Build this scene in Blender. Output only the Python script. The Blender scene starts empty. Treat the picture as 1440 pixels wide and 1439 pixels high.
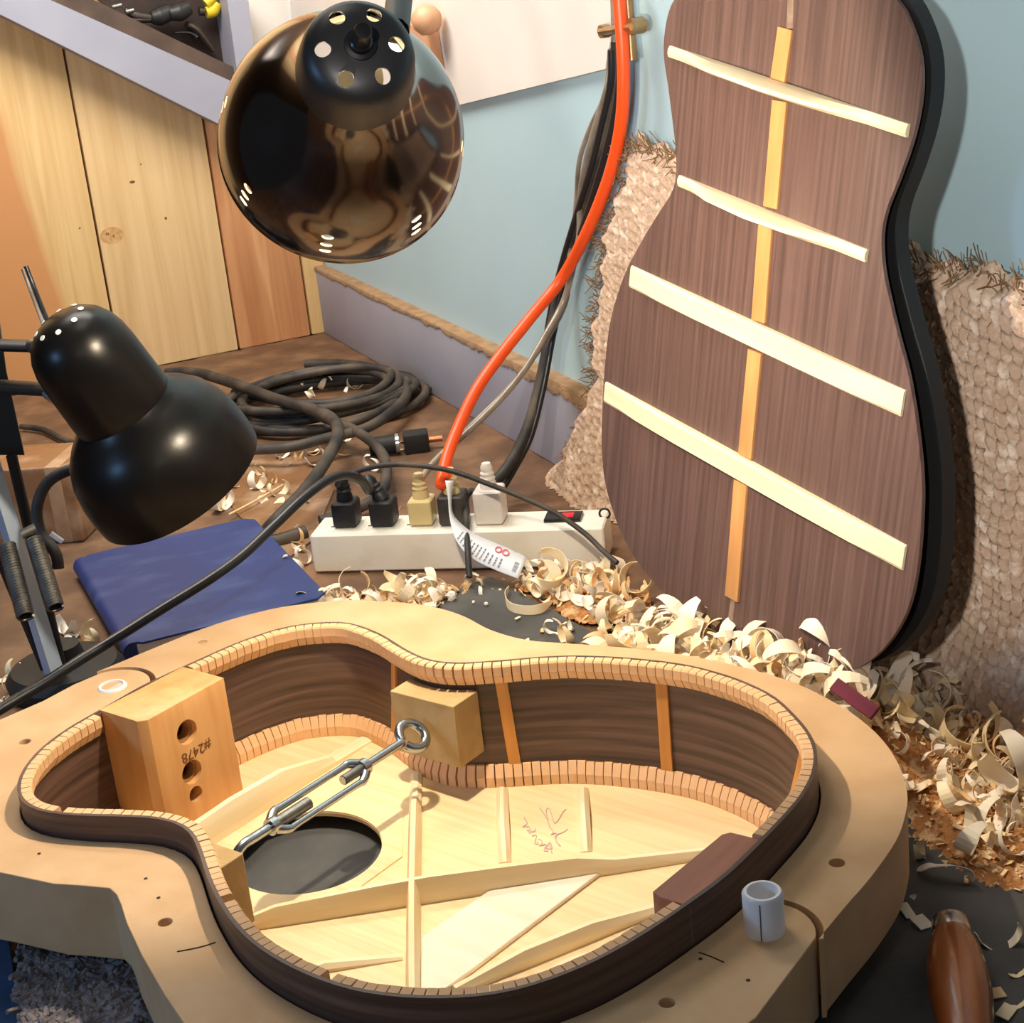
import bpy, bmesh, math, random
from mathutils import Vector as V, Matrix as M, Euler
random.seed(7)
S = bpy.context.scene
COL = S.collection

# ------------------------------------------------------------------ camera
F_PX, PITCH, ROLL, CAM_Z = 2400.0, math.radians(19.981), math.radians(-6.002), 0.6065
CAM = V((0, 0, CAM_Z))
_f = V((0, math.cos(PITCH), -math.sin(PITCH))); _u0 = V((0, math.sin(PITCH), math.cos(PITCH))); _r0 = V((1, 0, 0))
_r = _r0 * math.cos(ROLL) + _u0 * math.sin(ROLL)
_u = -_r0 * math.sin(ROLL) + _u0 * math.cos(ROLL)
cd = bpy.data.cameras.new('camera'); cam = bpy.data.objects.new('camera', cd); COL.objects.link(cam)
cd.sensor_width = 36.0; cd.lens = F_PX / 1440 * 36.0; cd.clip_start = 0.02
mw = M.Identity(4)
for i in range(3):
    mw[i][0] = _r[i]; mw[i][1] = _u[i]; mw[i][2] = -_f[i]; mw[i][3] = CAM[i]
cam.matrix_world = mw
S.camera = cam
# ------------------------------------------------------------------ view, world, room light
S.view_settings.view_transform = 'Standard'
S.view_settings.look = 'None'
S.view_settings.gamma = 1.0
S.view_settings.use_curve_mapping = False
S.view_settings.exposure = 0.0
w = bpy.data.worlds.new('room_ambient'); S.world = w; w.use_nodes = True
bg = w.node_tree.nodes['Background']; bg.inputs[0].default_value = (0.80, 0.86, 1.0, 1); bg.inputs[1].default_value = 0.07

def area(name, loc, target, sx, sy, power, color):
    l = bpy.data.lights.new(name, 'AREA'); l.shape = 'RECTANGLE'; l.size = sx; l.size_y = sy; l.energy = power; l.color = color
    o = bpy.data.objects.new(name, l); COL.objects.link(o); o.location = loc
    o.rotation_euler = (V(target) - V(loc)).to_track_quat('-Z', 'Y').to_euler()
    return o
area('wood_wall_fill', (-0.42, 1.80, 1.20), (-0.30, 2.5, 0.1), 0.6, 0.5, 19.0, (1.0, 0.93, 0.84))  # added fill aimed to brighten the wooden wall, no lamp stands there
area('ceiling_light', (-0.25, 1.25, 1.6), (-0.25, 1.25, 0.0), 0.4, 0.4, 3.0, (1.0, 0.93, 0.86))
area('room_light', (-0.15, -0.5, 1.6), (0.0, 1.0, 0.1), 0.35, 0.35, 0.6, (1.0, 0.95, 0.88))
area('window_light', (-1.46, 0.36, 0.62), (-0.26, 1.31, 0.2), 0.22, 0.22, 6.0, (0.28, 0.56, 1.0))
area('clip_light_spill', (-0.17, 0.02, 0.72), (-0.1, 1.2, 0.3), 0.06, 0.06, 0.55, (1.0, 0.95, 0.90))
# clip-on work light beside the camera, its reflector turned to the wall at right
sl = bpy.data.lights.new('clip_light', 'SPOT'); sl.energy = 42.0; sl.color = (1.0, 0.95, 0.90); sl.spot_size = math.radians(36); sl.spot_blend = 0.45; sl.shadow_soft_size = 0.018
so = bpy.data.objects.new('clip_light', sl); COL.objects.link(so); so.location = (-0.17, 0.02, 0.72)
so.rotation_euler = (V((0.30, 1.15, 0.44)) - V((-0.17, 0.02, 0.72))).to_track_quat('-Z', 'Y').to_euler()

# ------------------------------------------------------------------ helpers: picking points of the place along a line of sight
def ray(px, py):
    x = (px - 720.0) / F_PX; y = -(py - 719.5) / F_PX
    return (_r * x + _u * y + _f)
def at(px, py, z=0.0):
    d = ray(px, py); return CAM + d * ((z - CAM_Z) / d.z)
def on(px, py, p0, n):
    d = ray(px, py); return CAM + d * ((V(p0) - CAM).dot(n) / d.dot(n))
def far(px, py, dist):
    return CAM + ray(px, py).normalized() * dist
def lerp(a, b, t): return a + (b - a) * t

# ------------------------------------------------------------------ helpers: materials
def lin(c):
    return tuple((v / 255 / 12.92 if v / 255 <= 0.04045 else ((v / 255 + 0.055) / 1.055) ** 2.4) for v in c[:3]) + (1.0,)
MATS = {}
def mat(name, c1, c2=None, scale=8.0, stretch=(1, 1, 1), rough=0.6, metal=0.0, bump=0.0, bscale=None, detail=4.0, c3=None,
        rot=(0, 0, 0), spec=0.5, trans=0.0, alpha=1.0, emit=None, estr=0.0, coat=0.0, lo=0.35, hi=0.65, rvar=0.0, distort=0.0):
    if name in MATS: return MATS[name]
    m = bpy.data.materials.new(name); MATS[name] = m; m.use_nodes = True
    nt = m.node_tree; N = nt.nodes; L = nt.links; b = N['Principled BSDF']
    b.inputs['Roughness'].default_value = rough; b.inputs['Metallic'].default_value = metal
    b.inputs['Specular IOR Level'].default_value = spec
    b.inputs['Transmission Weight'].default_value = trans; b.inputs['Alpha'].default_value = alpha
    b.inputs['Coat Weight'].default_value = coat
    if emit: b.inputs['Emission Color'].default_value = lin(emit); b.inputs['Emission Strength'].default_value = estr
    b.inputs['Base Color'].default_value = lin(c1)
    tc = N.new('ShaderNodeTexCoord'); mp = N.new('ShaderNodeMapping'); mp.inputs['Scale'].default_value = stretch; mp.inputs['Rotation'].default_value = rot
    L.new(tc.outputs['Object'], mp.inputs['Vector'])
    if c2:
        n = N.new('ShaderNodeTexNoise'); n.inputs['Scale'].default_value = scale; n.inputs['Detail'].default_value = detail; n.inputs['Distortion'].default_value = distort
        L.new(mp.outputs[0], n.inputs['Vector'])
        r = N.new('ShaderNodeValToRGB'); r.color_ramp.elements[0].position = lo; r.color_ramp.elements[1].position = hi
        r.color_ramp.elements[0].color = lin(c1); r.color_ramp.elements[1].color = lin(c2)
        if c3:
            e = r.color_ramp.elements.new((lo + hi) / 2); e.color = lin(c3)
        L.new(n.outputs['Fac'], r.inputs['Fac']); L.new(r.outputs[0], b.inputs['Base Color'])
        if rvar:
            mr = N.new('ShaderNodeMapRange'); mr.inputs['To Min'].default_value = rough - rvar; mr.inputs['To Max'].default_value = rough + rvar
            L.new(n.outputs['Fac'], mr.inputs['Value']); L.new(mr.outputs[0], b.inputs['Roughness'])
    if bump:
        n2 = N.new('ShaderNodeTexNoise'); n2.inputs['Scale'].default_value = bscale or scale; n2.inputs['Detail'].default_value = 5
        L.new(mp.outputs[0], n2.inputs['Vector'])
        bp = N.new('ShaderNodeBump'); bp.inputs['Strength'].default_value = bump; bp.inputs['Distance'].default_value = 0.003
        L.new(n2.outputs['Fac'], bp.inputs['Height']); L.new(bp.outputs[0], b.inputs['Normal'])
    return m
def wood(name, c1, c2, axis=0, scale=14.0, k=0.06, rough=0.5, c3=None, bump=0.08, **kw):
    s = [1.0, 1.0, 1.0]; s[axis] = k
    return mat(name, c1, c2, scale=scale, stretch=tuple(s), rough=rough, c3=c3, bump=bump, detail=6.0, **kw)

# ------------------------------------------------------------------ helpers: meshes and objects
def link(name, me, parent=None, m=None):
    o = bpy.data.objects.new(name, me); COL.objects.link(o)
    if parent is not None: o.parent = parent
    if m is not None and me is not None and not me.materials: me.materials.append(m)
    return o
def mesh(name, verts, faces, m, parent=None, smooth=False, recalc=True):
    me = bpy.data.meshes.new(name); me.from_pydata([tuple(v) for v in verts], [], faces)
    if recalc:
        bm = bmesh.new(); bm.from_mesh(me); bmesh.ops.recalc_face_normals(bm, faces=bm.faces[:]); bm.to_mesh(me); bm.free()
    if smooth: me.polygons.foreach_set('use_smooth', [True] * len(me.polygons))
    me.update()
    return link(name, me, parent, m)
def tag(o, label, cat=None, group=None, kind=None):
    if label: o['label'] = label
    if cat: o['category'] = cat
    if group: o['group'] = group
    if kind: o['kind'] = kind
    return o
def empty(name, label, cat, loc=(0, 0, 0), rot=(0, 0, 0), group=None):
    o = bpy.data.objects.new(name, None); COL.objects.link(o); o.location = loc; o.rotation_euler = rot; o.empty_display_size = 0.02
    return tag(o, label, cat, group)
def smoothsharp(o, ang=35):
    me = o.data; me.polygons.foreach_set('use_smooth', [True] * len(me.polygons)); me.set_sharp_from_angle(angle=math.radians(ang)); return o
def box(name, c, size, m, parent=None, rot=None, bev=0.0, seg=2):
    bm = bmesh.new(); bmesh.ops.create_cube(bm, size=1.0)
    bmesh.ops.scale(bm, vec=size, verts=bm.verts)
    if bev: bmesh.ops.bevel(bm, geom=bm.edges[:], offset=bev, segments=seg, affect='EDGES', profile=0.6)
    T = M.Translation(c) @ (rot.to_4x4() if rot is not None else M.Identity(4))
    bmesh.ops.transform(bm, matrix=T, verts=bm.verts)
    me = bpy.data.meshes.new(name); bm.to_mesh(me); bm.free()
    o = link(name, me, parent, m)
    return smoothsharp(o) if bev else o
def catmull(P, n=8, closed=False):
    P = [V(p) for p in P]; out = []; N = len(P)
    rng = range(N if closed else N - 1)
    for i in rng:
        if closed: a, b, c, d = P[i - 1], P[i], P[(i + 1) % N], P[(i + 2) % N]
        else: a, b, c, d = P[max(i - 1, 0)], P[i], P[i + 1], P[min(i + 2, N - 1)]
        for j in range(n):
            t = j / n
            out.append(0.5 * ((2 * b) + (c - a) * t + (2 * a - 5 * b + 4 * c - d) * t * t + (3 * b - a - 3 * c + d) * t ** 3))
    if not closed: out.append(P[-1])
    return out
def tube_data(P, rad, seg=10, closed=False, flat=1.0, up=None):
    P = [V(p) for p in P]; n = len(P)
    R = rad if isinstance(rad, (list, tuple)) else [rad] * n
    T = []
    for i in range(n):
        if closed: t = P[(i + 1) % n] - P[i - 1]
        else: t = P[min(i + 1, n - 1)] - P[max(i - 1, 0)]
        T.append(t.normalized() if t.length > 1e-9 else V((0, 0, 1)))
    a = V(up) if up else (V((0, 0, 1)) if abs(T[0].z) < 0.9 else V((1, 0, 0)))
    nv = (a - T[0] * a.dot(T[0])).normalized(); vs = []; fs = []
    for i in range(n):
        nv = (nv - T[i] * nv.dot(T[i]))
        nv = nv.normalized() if nv.length > 1e-6 else T[i].orthogonal().normalized()
        bv = T[i].cross(nv)
        for k in range(seg):
            th = 2 * math.pi * k / seg
            vs.append(P[i] + nv * math.cos(th) * R[i] * flat + bv * math.sin(th) * R[i])
    for i in range(n if closed else n - 1):
        j = (i + 1) % n
        for k in range(seg):
            k2 = (k + 1) % seg
            fs.append((i * seg + k, i * seg + k2, j * seg + k2, j * seg + k))
    if not closed:
        fs.append(tuple(range(seg))); fs.append(tuple((n - 1) * seg + k for k in range(seg)))
    return vs, fs
def tube(name, P, rad, m, parent=None, seg=10, smooth=6, closed=False, flat=1.0, up=None):
    Q = catmull(P, smooth, closed) if smooth else [V(p) for p in P]
    if isinstance(rad, (list, tuple)) and smooth:
        R = []
        for i in range(len(rad) - 1):
            R += [lerp(rad[i], rad[i + 1], j / smooth) for j in range(smooth)]
        rad = R + [rad[-1]]
    vs, fs = tube_data(Q, rad, seg, closed, flat, up)
    return smoothsharp(mesh(name, vs, fs, m, parent), 60)
def frame(axis, up=(0, 0, 1)):
    a = V(axis).normalized(); x = V(up).cross(a)
    x = x.normalized() if x.length > 1e-5 else a.orthogonal().normalized()
    y = a.cross(x); m = M.Identity(4)
    for i in range(3): m[i][0] = x[i]; m[i][1] = y[i]; m[i][2] = a[i]
    return m
def lathe(name, prof, m, parent=None, origin=(0, 0, 0), axis=(0, 0, 1), seg=48, sharp=40, up=(0, 0, 1)):
    T = M.Translation(origin) @ frame(axis, up); vs = []; fs = []; n = len(prof)
    for h, r in prof:
        for k in range(seg):
            th = 2 * math.pi * k / seg; vs.append(T @ V((r * math.cos(th), r * math.sin(th), h)))
    for i in range(n - 1):
        for k in range(seg):
            k2 = (k + 1) % seg; fs.append((i * seg + k, i * seg + k2, (i + 1) * seg + k2, (i + 1) * seg + k))
    me = bpy.data.meshes.new(name); me.from_pydata([tuple(v) for v in vs], [], fs)
    bm = bmesh.new(); bm.from_mesh(me); bmesh.ops.remove_doubles(bm, verts=bm.verts[:], dist=1e-6)
    bmesh.ops.recalc_face_normals(bm, faces=bm.faces[:]); bm.to_mesh(me); bm.free()
    return smoothsharp(link(name, me, parent, m), sharp)
def prism(name, outer, m, parent=None, ztop=None, thick=0.003, holes=(), bev=0.0, T=None):
    """plate with outline `outer` (2-D), optional holes; ztop(x, y) is the height of its top face"""
    zt = ztop if callable(ztop) else (lambda x, y, q=(ztop or 0.0): q)
    bm = bmesh.new(); loops = []
    for lp in [outer] + list(holes):
        vs = [bm.verts.new((p[0], p[1], 0)) for p in lp]
        for i in range(len(vs)): bm.edges.new((vs[i - 1], vs[i]))
        loops.append([tuple(p[:2]) for p in lp])
    r = bmesh.ops.triangle_fill(bm, edges=bm.edges[:], use_beauty=True)
    bm.verts.ensure_lookup_table(); bm.verts.index_update()
    co = [(v.co.x, v.co.y) for v in bm.verts]; tri = [tuple(v.index for v in f.verts) for f in bm.faces]
    bm.free(); n = len(co)
    verts = [V((x, y, zt(x, y))) for x, y in co] + [V((x, y, zt(x, y) - thick)) for x, y in co]
    faces = []
    for t in tri:
        a, b, c = [V(co[i]).to_3d() for i in t]
        if (b - a).cross(c - a).z < 0: t = t[::-1]
        faces.append(t); faces.append(tuple(i + n for i in t[::-1]))
    k = 0
    for lp in loops:
        L_ = len(lp)
        for i in range(L_):
            a, b = k + i, k + (i + 1) % L_; faces.append((a, b, b + n, a + n))
        k += L_
    if T is not None: verts = [T @ v for v in verts]
    o = mesh(name, verts, faces, m, parent)
    if bev:
        md = o.modifiers.new('bevel', 'BEVEL'); md.width = bev; md.segments = 2; md.limit_method = 'ANGLE'; md.angle_limit = math.radians(50)
    return smoothsharp(o, 30)
def circle(cx, cy, r, n=20, a0=0.0): return [(cx + r * math.cos(a0 + 2 * math.pi * i / n), cy + r * math.sin(a0 + 2 * math.pi * i / n)) for i in range(n)]
def boolean_cut(o, cutters, solver='EXACT'):
    for c in cutters:
        md = o.modifiers.new('cut', 'BOOLEAN'); md.operation = 'DIFFERENCE'; md.object = c; md.solver = solver
    dg = bpy.context.evaluated_depsgraph_get(); dg.update()
    me = bpy.data.meshes.new_from_object(o.evaluated_get(dg)); o.modifiers.clear(); o.data = me
    for c in cutters: bpy.data.objects.remove(c, do_unlink=True)
    return o
def text_mesh(name, body, size, m, parent, T, depth=0.0002):
    cu = bpy.data.curves.new(name, 'FONT'); cu.body = body; cu.size = size; cu.extrude = depth; cu.align_x = 'CENTER'; cu.align_y = 'CENTER'
    o = bpy.data.objects.new('tmp', cu); COL.objects.link(o)
    dg = bpy.context.evaluated_depsgraph_get(); dg.update()
    me = bpy.data.meshes.new_from_object(o.evaluated_get(dg)); bpy.data.objects.remove(o, do_unlink=True)
    me.transform(T); me.materials.clear()
    return link(name, me, parent, m)

# ------------------------------------------------------------------ materials
ROSE = wood('rosewood', (80, 59, 54), (104, 80, 73), axis=1, scale=260, k=0.02, rough=0.5, c3=(94, 70, 63))
ROSE_S = mat('rosewood_side', (56, 40, 34), (106, 82, 70), scale=210, stretch=(0.035, 0.035, 1), rough=0.45, c3=(84, 62, 53), lo=0.3, hi=0.7, bump=0.06, detail=6)
EDGE = mat('dark_edge', (40, 28, 26), rough=0.5)
SPRUCE = wood('spruce', (236, 206, 154), (244, 220, 174), axis=0, scale=200, k=0.02, rough=0.6)
BRACE = wood('spruce_brace', (240, 217, 168), (250, 234, 196), axis=0, scale=90, k=0.08, rough=0.6)
WHITEWOOD = wood('pale_maple', (238, 222, 196), (248, 236, 216), axis=0, scale=60, k=0.1, rough=0.6)
LINING = mat('lining_wood', (226, 178, 128), (238, 194, 146), scale=60, rough=0.65)
LINBACK = mat('lining_back', (120, 80, 52), rough=0.7)
MAHOG = wood('mahogany_tan', (206, 150, 90), (224, 172, 112), axis=2, scale=70, k=0.1, rough=0.45)
MAHOG_D = wood('mahogany_dark', (150, 90, 66), (180, 116, 88), axis=1, scale=70, k=0.1, rough=0.5)
SPLINT = wood('splint_wood', (196, 130, 58), (222, 156, 78), axis=2, scale=80, k=0.1, rough=0.5)
MDF = mat('mdf', (204, 164, 118), (216, 178, 134), scale=25, rough=0.75, bump=0.05, bscale=300)
MDF2 = mat('mdf_block', (178, 148, 98), (192, 162, 112), scale=60, rough=0.8, bump=0.1, bscale=400)
HOLE = mat('drilled_hole', (50, 34, 22), rough=0.8)
ZINC = mat('zinc_steel', (176, 182, 186), rough=0.24, metal=1.0, bump=0.05, bscale=200)
ZINC_D = mat('cast_steel', (112, 112, 108), (140, 140, 134), scale=80, rough=0.42, metal=1.0)
PVC = mat('white_plastic', (238, 236, 236), rough=0.35)
MATM = mat('rubber_mat', (64, 64, 63), (96, 94, 90), scale=14, rough=0.7, bump=0.15, bscale=120, lo=0.4, hi=0.75)
BENCH = mat('dusty_bench', (92, 66, 46), (132, 98, 70), scale=18, rough=0.6, bump=0.3, bscale=90, c3=(108, 78, 54), stretch=(1, 1, 1))
BLUEWALL = mat('blue_paint', (168, 197, 206), (177, 205, 213), scale=3, rough=0.5, bump=0.06, bscale=60)
GREYPAINT = mat('lilac_grey_paint', (150, 150, 164), (162, 162, 174), scale=6, rough=0.5)
DUST = mat('brown_dust', (142, 112, 82), (166, 134, 98), scale=60, rough=0.9, bump=0.5, bscale=300)
WHITEPAINT = mat('white_paint', (216, 208, 200), (226, 220, 212), scale=4, rough=0.55)
BLACKGLOSS = mat('black_enamel', (8, 8, 9), (15, 14, 13), scale=20, rough=0.31, spec=0.2, rvar=0.04)
BLACKP = mat('black_plastic', (22, 22, 23), rough=0.5)
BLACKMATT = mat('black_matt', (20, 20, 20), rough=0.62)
RUBBER = mat('cable_rubber', (38, 36, 35), (96, 84, 70), scale=22, rough=0.6, lo=0.42, hi=0.75)
RUBBER_G = mat('cable_shiny', (28, 29, 32), rough=0.35)
ORANGE = mat('orange_cable', (240, 82, 22), rough=0.4)
CLEARC = mat('clear_cable', (148, 138, 124), (112, 102, 90), scale=30, rough=0.3, coat=0.3)
BRASS = mat('aged_brass', (150, 118, 78), (170, 140, 104), scale=60, rough=0.4, metal=0.8)
GUNMETAL = mat('gunmetal', (92, 84, 80), rough=0.13, metal=1.0)
SHADEIN = mat('white_enamel', (236, 232, 220), rough=0.5)
BLUEBOOK = mat('blue_cloth_cover', (14, 48, 110), (70, 94, 140), scale=16, rough=0.5, lo=0.5, hi=0.95, bump=0.1, bscale=300, stretch=(1, 2.2, 1), detail=7)
PAPER = mat('paper', (226, 224, 218), rough=0.7)
TAPE = mat('wrapped_tape_wood', (132, 94, 62), (170, 140, 112), scale=22, rough=0.25, bump=0.35, bscale=45, lo=0.45, hi=0.7)
RUG = mat('rug_wool', (208, 182, 158), (236, 216, 196), scale=90, rough=0.95, bump=0.35, bscale=420, c3=(194, 164, 138), lo=0.3, hi=0.7)
RUGDARK = mat('rug_backing', (150, 116, 78), (116, 86, 56), scale=80, rough=0.95)
GREYRUG = mat('grey_pile', (86, 80, 80), (140, 132, 132), scale=90, rough=0.95, bump=0.5, bscale=300)
SHAVE = [mat('shaving_pale', (250, 226, 178), (255, 238, 200), scale=30, rough=0.6), mat('shaving_cream', (246, 228, 196), (252, 240, 216), scale=30, rough=0.6),
         mat('shaving_tan', (234, 190, 134), (244, 208, 158), scale=30, rough=0.6), mat('shaving_white', (250, 240, 222), rough=0.6)]
SAWDUST = mat('sawdust', (190, 132, 74), (228, 188, 136), scale=90, rough=0.95, bump=1.0, bscale=250, c3=(170, 112, 60))

# ------------------------------------------------------------------ setting: bench, walls
ZB = -0.010
W0 = at(470, 465, ZB); _w1 = at(800, 650, ZB)
WD = (_w1 - W0).normalized(); WN = V((-WD.y, WD.x, 0))           # along the blue wall, and into it
def wall(px, py, off=0.0): return on(px, py, W0 - WN * off, WN)
def wd_side(px, py, off=0.0): return on(px, py, W0 + WD * off, WD)  # wooden wall: its plane runs along -WN
ROOM = M.Identity(4)                                               # local x along blue wall, y out of the wall, z up
for i in range(3): ROOM[i][0] = WD[i]; ROOM[i][1] = -WN[i]; ROOM[i][2] = (0, 0, 1)[i]; ROOM[i][3] = W0[i]
ROOMI = ROOM.inverted()
ROT = math.atan2(WD.y, WD.x)
def room_empty(name, label, cat):
    o = empty(name, label, cat); o.matrix_world = ROOM; return o
def room_box(name, x0, x1, y0, y1, z0, z1, m, parent=None, bev=0.0):
    o = box(name, ((x0 + x1) / 2, (y0 + y1) / 2, (z0 + z1) / 2), (abs(x1 - x0), abs(y1 - y0), abs(z1 - z0)), m, parent, bev=bev)
    if parent is None: o.matrix_world = ROOM
    return o
# local z is measured from ZB
wb = room_box('wall_back', -0.05, 3.0, -0.08, 0.0, -0.9, 1.9, BLUEWALL); wb['kind'] = 'structure'
bb_ = room_box('baseboard_back', 0.0, 0.985, 0.0, 0.017, 0.0, 0.103, GREYPAINT, bev=0.002); bb_['kind'] = 'structure'
# dusty top ledge of the baseboard
vs = []; fs = []; n = 420; wv = 0.0
for i in range(n):
    x = 0.985 * i / (n - 1); wv = 0.86 * wv + random.uniform(-0.5, 0.5)
    low = max(0.001, 0.005 + 0.0035 * wv * (0.4 + 0.6 * x) + 0.0015 * random.random() + 0.012 * max(0.0, (x - 0.6) / 0.38))
    vs += [(x, 0.0, 0.1045), (x, 0.0172, 0.1045), (x, 0.0185, 0.103), (x, 0.0182, 0.103 - low)]
for i in range(n - 1):
    for k in range(3): fs.append((i * 4 + k, i * 4 + k + 1, (i + 1) * 4 + k + 1, (i + 1) * 4 + k))
du = mesh('dust_crust', vs, fs, DUST, bb_, smooth=True); du['kind'] = 'stuff'
# wooden wall: vertical pine boards
wl = room_box('wall_left', -0.09, -0.022, -0.1, 2.2, -0.9, 1.9, mat('wall_backing', (120, 84, 52), rough=0.8)); wl['kind'] = 'structure'
def board_mat(i, c1, c2, c3):
    m = mat('pine_board_%s' % 'abcdefgh'[i], c1, c2, scale=46, stretch=(1, 1, 0.045), rough=0.45, c3=c3, bump=0.05, detail=4, distort=1.2, lo=0.3, hi=0.7)
    if i == 4 and not m.get('heart'):   # reddish heartwood in the far left board
        m['heart'] = 1; nt = m.node_tree; N = nt.nodes; L = nt.links; b = N['Principled BSDF']
        src = b.inputs['Base Color'].links[0].from_socket
        tc = N.new('ShaderNodeTexCoord'); sp = N.new('ShaderNodeSeparateXYZ'); L.new(tc.outputs['Object'], sp.inputs[0])
        nz = N.new('ShaderNodeTexNoise'); nz.inputs['Scale'].default_value = 9; mp = N.new('ShaderNodeMapping'); mp.inputs['Scale'].default_value = (1, 1, 0.25)
        L.new(tc.outputs['Object'], mp.inputs[0]); L.new(mp.outputs[0], nz.inputs[0])
        a1 = N.new('ShaderNodeMath'); a1.operation = 'MULTIPLY_ADD'; L.new(sp.outputs['Z'], a1.inputs[0]); a1.inputs[1].default_value = -0.14; L.new(sp.outputs['Y'], a1.inputs[2])
        a2 = N.new('ShaderNodeMath'); a2.operation = 'MULTIPLY_ADD'; L.new(nz.outputs['Fac'], a2.inputs[0]); a2.inputs[1].default_value = 0.05; L.new(a1.outputs[0], a2.inputs[2])
        mr = N.new('ShaderNodeMapRange'); mr.inputs['From Min'].default_value = 0.398; mr.inputs['From Max'].default_value = 0.412; L.new(a2.outputs[0], mr.inputs['Value'])
        mx = N.new('ShaderNodeMix'); mx.data_type = 'RGBA'; L.new(mr.outputs[0], mx.inputs[0]); L.new(src, mx.inputs[6]); mx.inputs[7].default_value = lin((210, 150, 96)); L.new(mx.outputs[2], b.inputs['Base Color'])
    return m
PB = [((176, 120, 76), (214, 160, 110), (196, 138, 90)), ((226, 190, 132), (236, 204, 148), (220, 182, 122)), ((190, 128, 82), (222, 166, 116), (206, 146, 98)),
      ((218, 178, 124), (238, 204, 152), (228, 192, 138)), ((214, 172, 114), (236, 200, 142), (226, 188, 130)), ((204, 140, 84), (222, 170, 112), (216, 160, 100))]
seams = [0.0, 0.037, 0.153, 0.333, 0.51, 0.69, 0.87, 1.05]
for i in range(7):
    a, b = seams[i], seams[i + 1]
    idx = [1, 2, 3, 4, 5, 3, 1][i]
    bd = room_box('board', -0.022, 0.0, a + 0.0014, b - 0.0014, 0.0, 1.2, board_mat(idx, *PB[idx]), wl, bev=0.0025)
# reddish heartwood board beside the lamp at the far left
KNOT = mat('knot', (128, 84, 44), (96, 60, 32), scale=160, rough=0.5)
def knot(px, py, rx, rz, KNOT=KNOT):
    p = ROOMI @ wd_side(px, py, 0.0)
    o = prism('knot', [(rx * math.cos(t * math.pi / 8), rz * math.sin(t * math.pi / 8)) for t in range(16)], KNOT, wl, 0.0003, 0.0006)
    o.matrix_local = M.Translation(p) @ M.Rotation(math.pi / 2, 4, 'Y')
HALO = mat('knot_halo', (188, 140, 88), (214, 172, 116), scale=140, rough=0.5)
knot(157, 331, 0.012, 0.017, HALO); knot(151, 329, 0.0022, 0.0026); knot(160, 332, 0.003, 0.002); knot(233, 307, 0.0022, 0.0018); knot(186, 256, 0.002, 0.004); knot(198, 231, 0.0012, 0.0012); knot(112, 321, 0.0012, 0.0014)

# bench top: uneven plywood under dust
def bench_mesh():
    vs = []; fs = []; nx, ny = 90, 90
    for i in range(nx):
        for j in range(ny):
            x = lerp(0.0006, 2.3, i / (nx - 1)); y = lerp(0.0006, 1.25, j / (ny - 1))
            d = 0.0
            if y < 0.3 and x < 1.0: d = 0.0015 * random.random()
            vs.append((x, y, d - 0.001))
    for i in range(nx - 1):
        for j in range(ny - 1): fs.append((i * ny + j, (i + 1) * ny + j, (i + 1) * ny + j + 1, i * ny + j + 1))
    return vs, fs
t = room_empty('workbench', 'long brown workbench top covered in dust, under everything', 'workbench')
room_box('bench_board', 0.0006, 2.35, 0.0006, 1.25, -0.04, -0.0015, BENCH, t)
vs, fs = bench_mesh(); o = mesh('dust_layer', [v for v in vs], fs, BENCH, t, smooth=True)

# grey framed tool tray on the wooden wall, open towards the room
tray = room_empty('tool_tray', 'grey painted slanting frame of an open tool shelf on the wooden wall, top left', 'shelf')
def side_poly(name, pxs, off0, off1, m, parent):
    P = [ROOMI @ wd_side(x, y, off1) for x, y in pxs]
    n = len(P); vs = [(off1, p.y, p.z) for p in P] + [(off0, p.y, p.z) for p in P]
    fs = [tuple(range(n)), tuple(range(2 * n - 1, n - 1, -1))] + [(i, (i + 1) % n, n + (i + 1) % n, n + i) for i in range(n)]
    return mesh(name, vs, fs, m, parent)
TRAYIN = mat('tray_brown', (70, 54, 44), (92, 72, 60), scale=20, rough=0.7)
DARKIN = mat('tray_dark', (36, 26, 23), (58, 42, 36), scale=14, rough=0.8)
side_poly('frame_rail', [(-40, -2), (60, -5), (336, 119), (358, 76), (362, 110), (315, 178)][0:3] + [(346, 122), (315, 178), (-40, 0)], 0.0, 0.07, GREYPAINT, tray)
side_poly('frame_stile', [(318, -10), (348, -12), (358, 78), (330, 160), (336, 119)], 0.0, 0.071, GREYPAINT, tray)
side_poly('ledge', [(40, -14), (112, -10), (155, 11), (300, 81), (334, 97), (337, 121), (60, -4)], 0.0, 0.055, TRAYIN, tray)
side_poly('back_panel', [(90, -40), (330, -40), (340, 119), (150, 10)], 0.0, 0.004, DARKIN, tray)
# a white painted strip of the wooden wall next to the frame
o = side_poly('trim_1', [(348, -60), (412, -60), (412, 260), (350, 260)], -0.001, 0.006, WHITEPAINT, None); o.matrix_world = ROOM; o['kind'] = 'structure'

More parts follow.
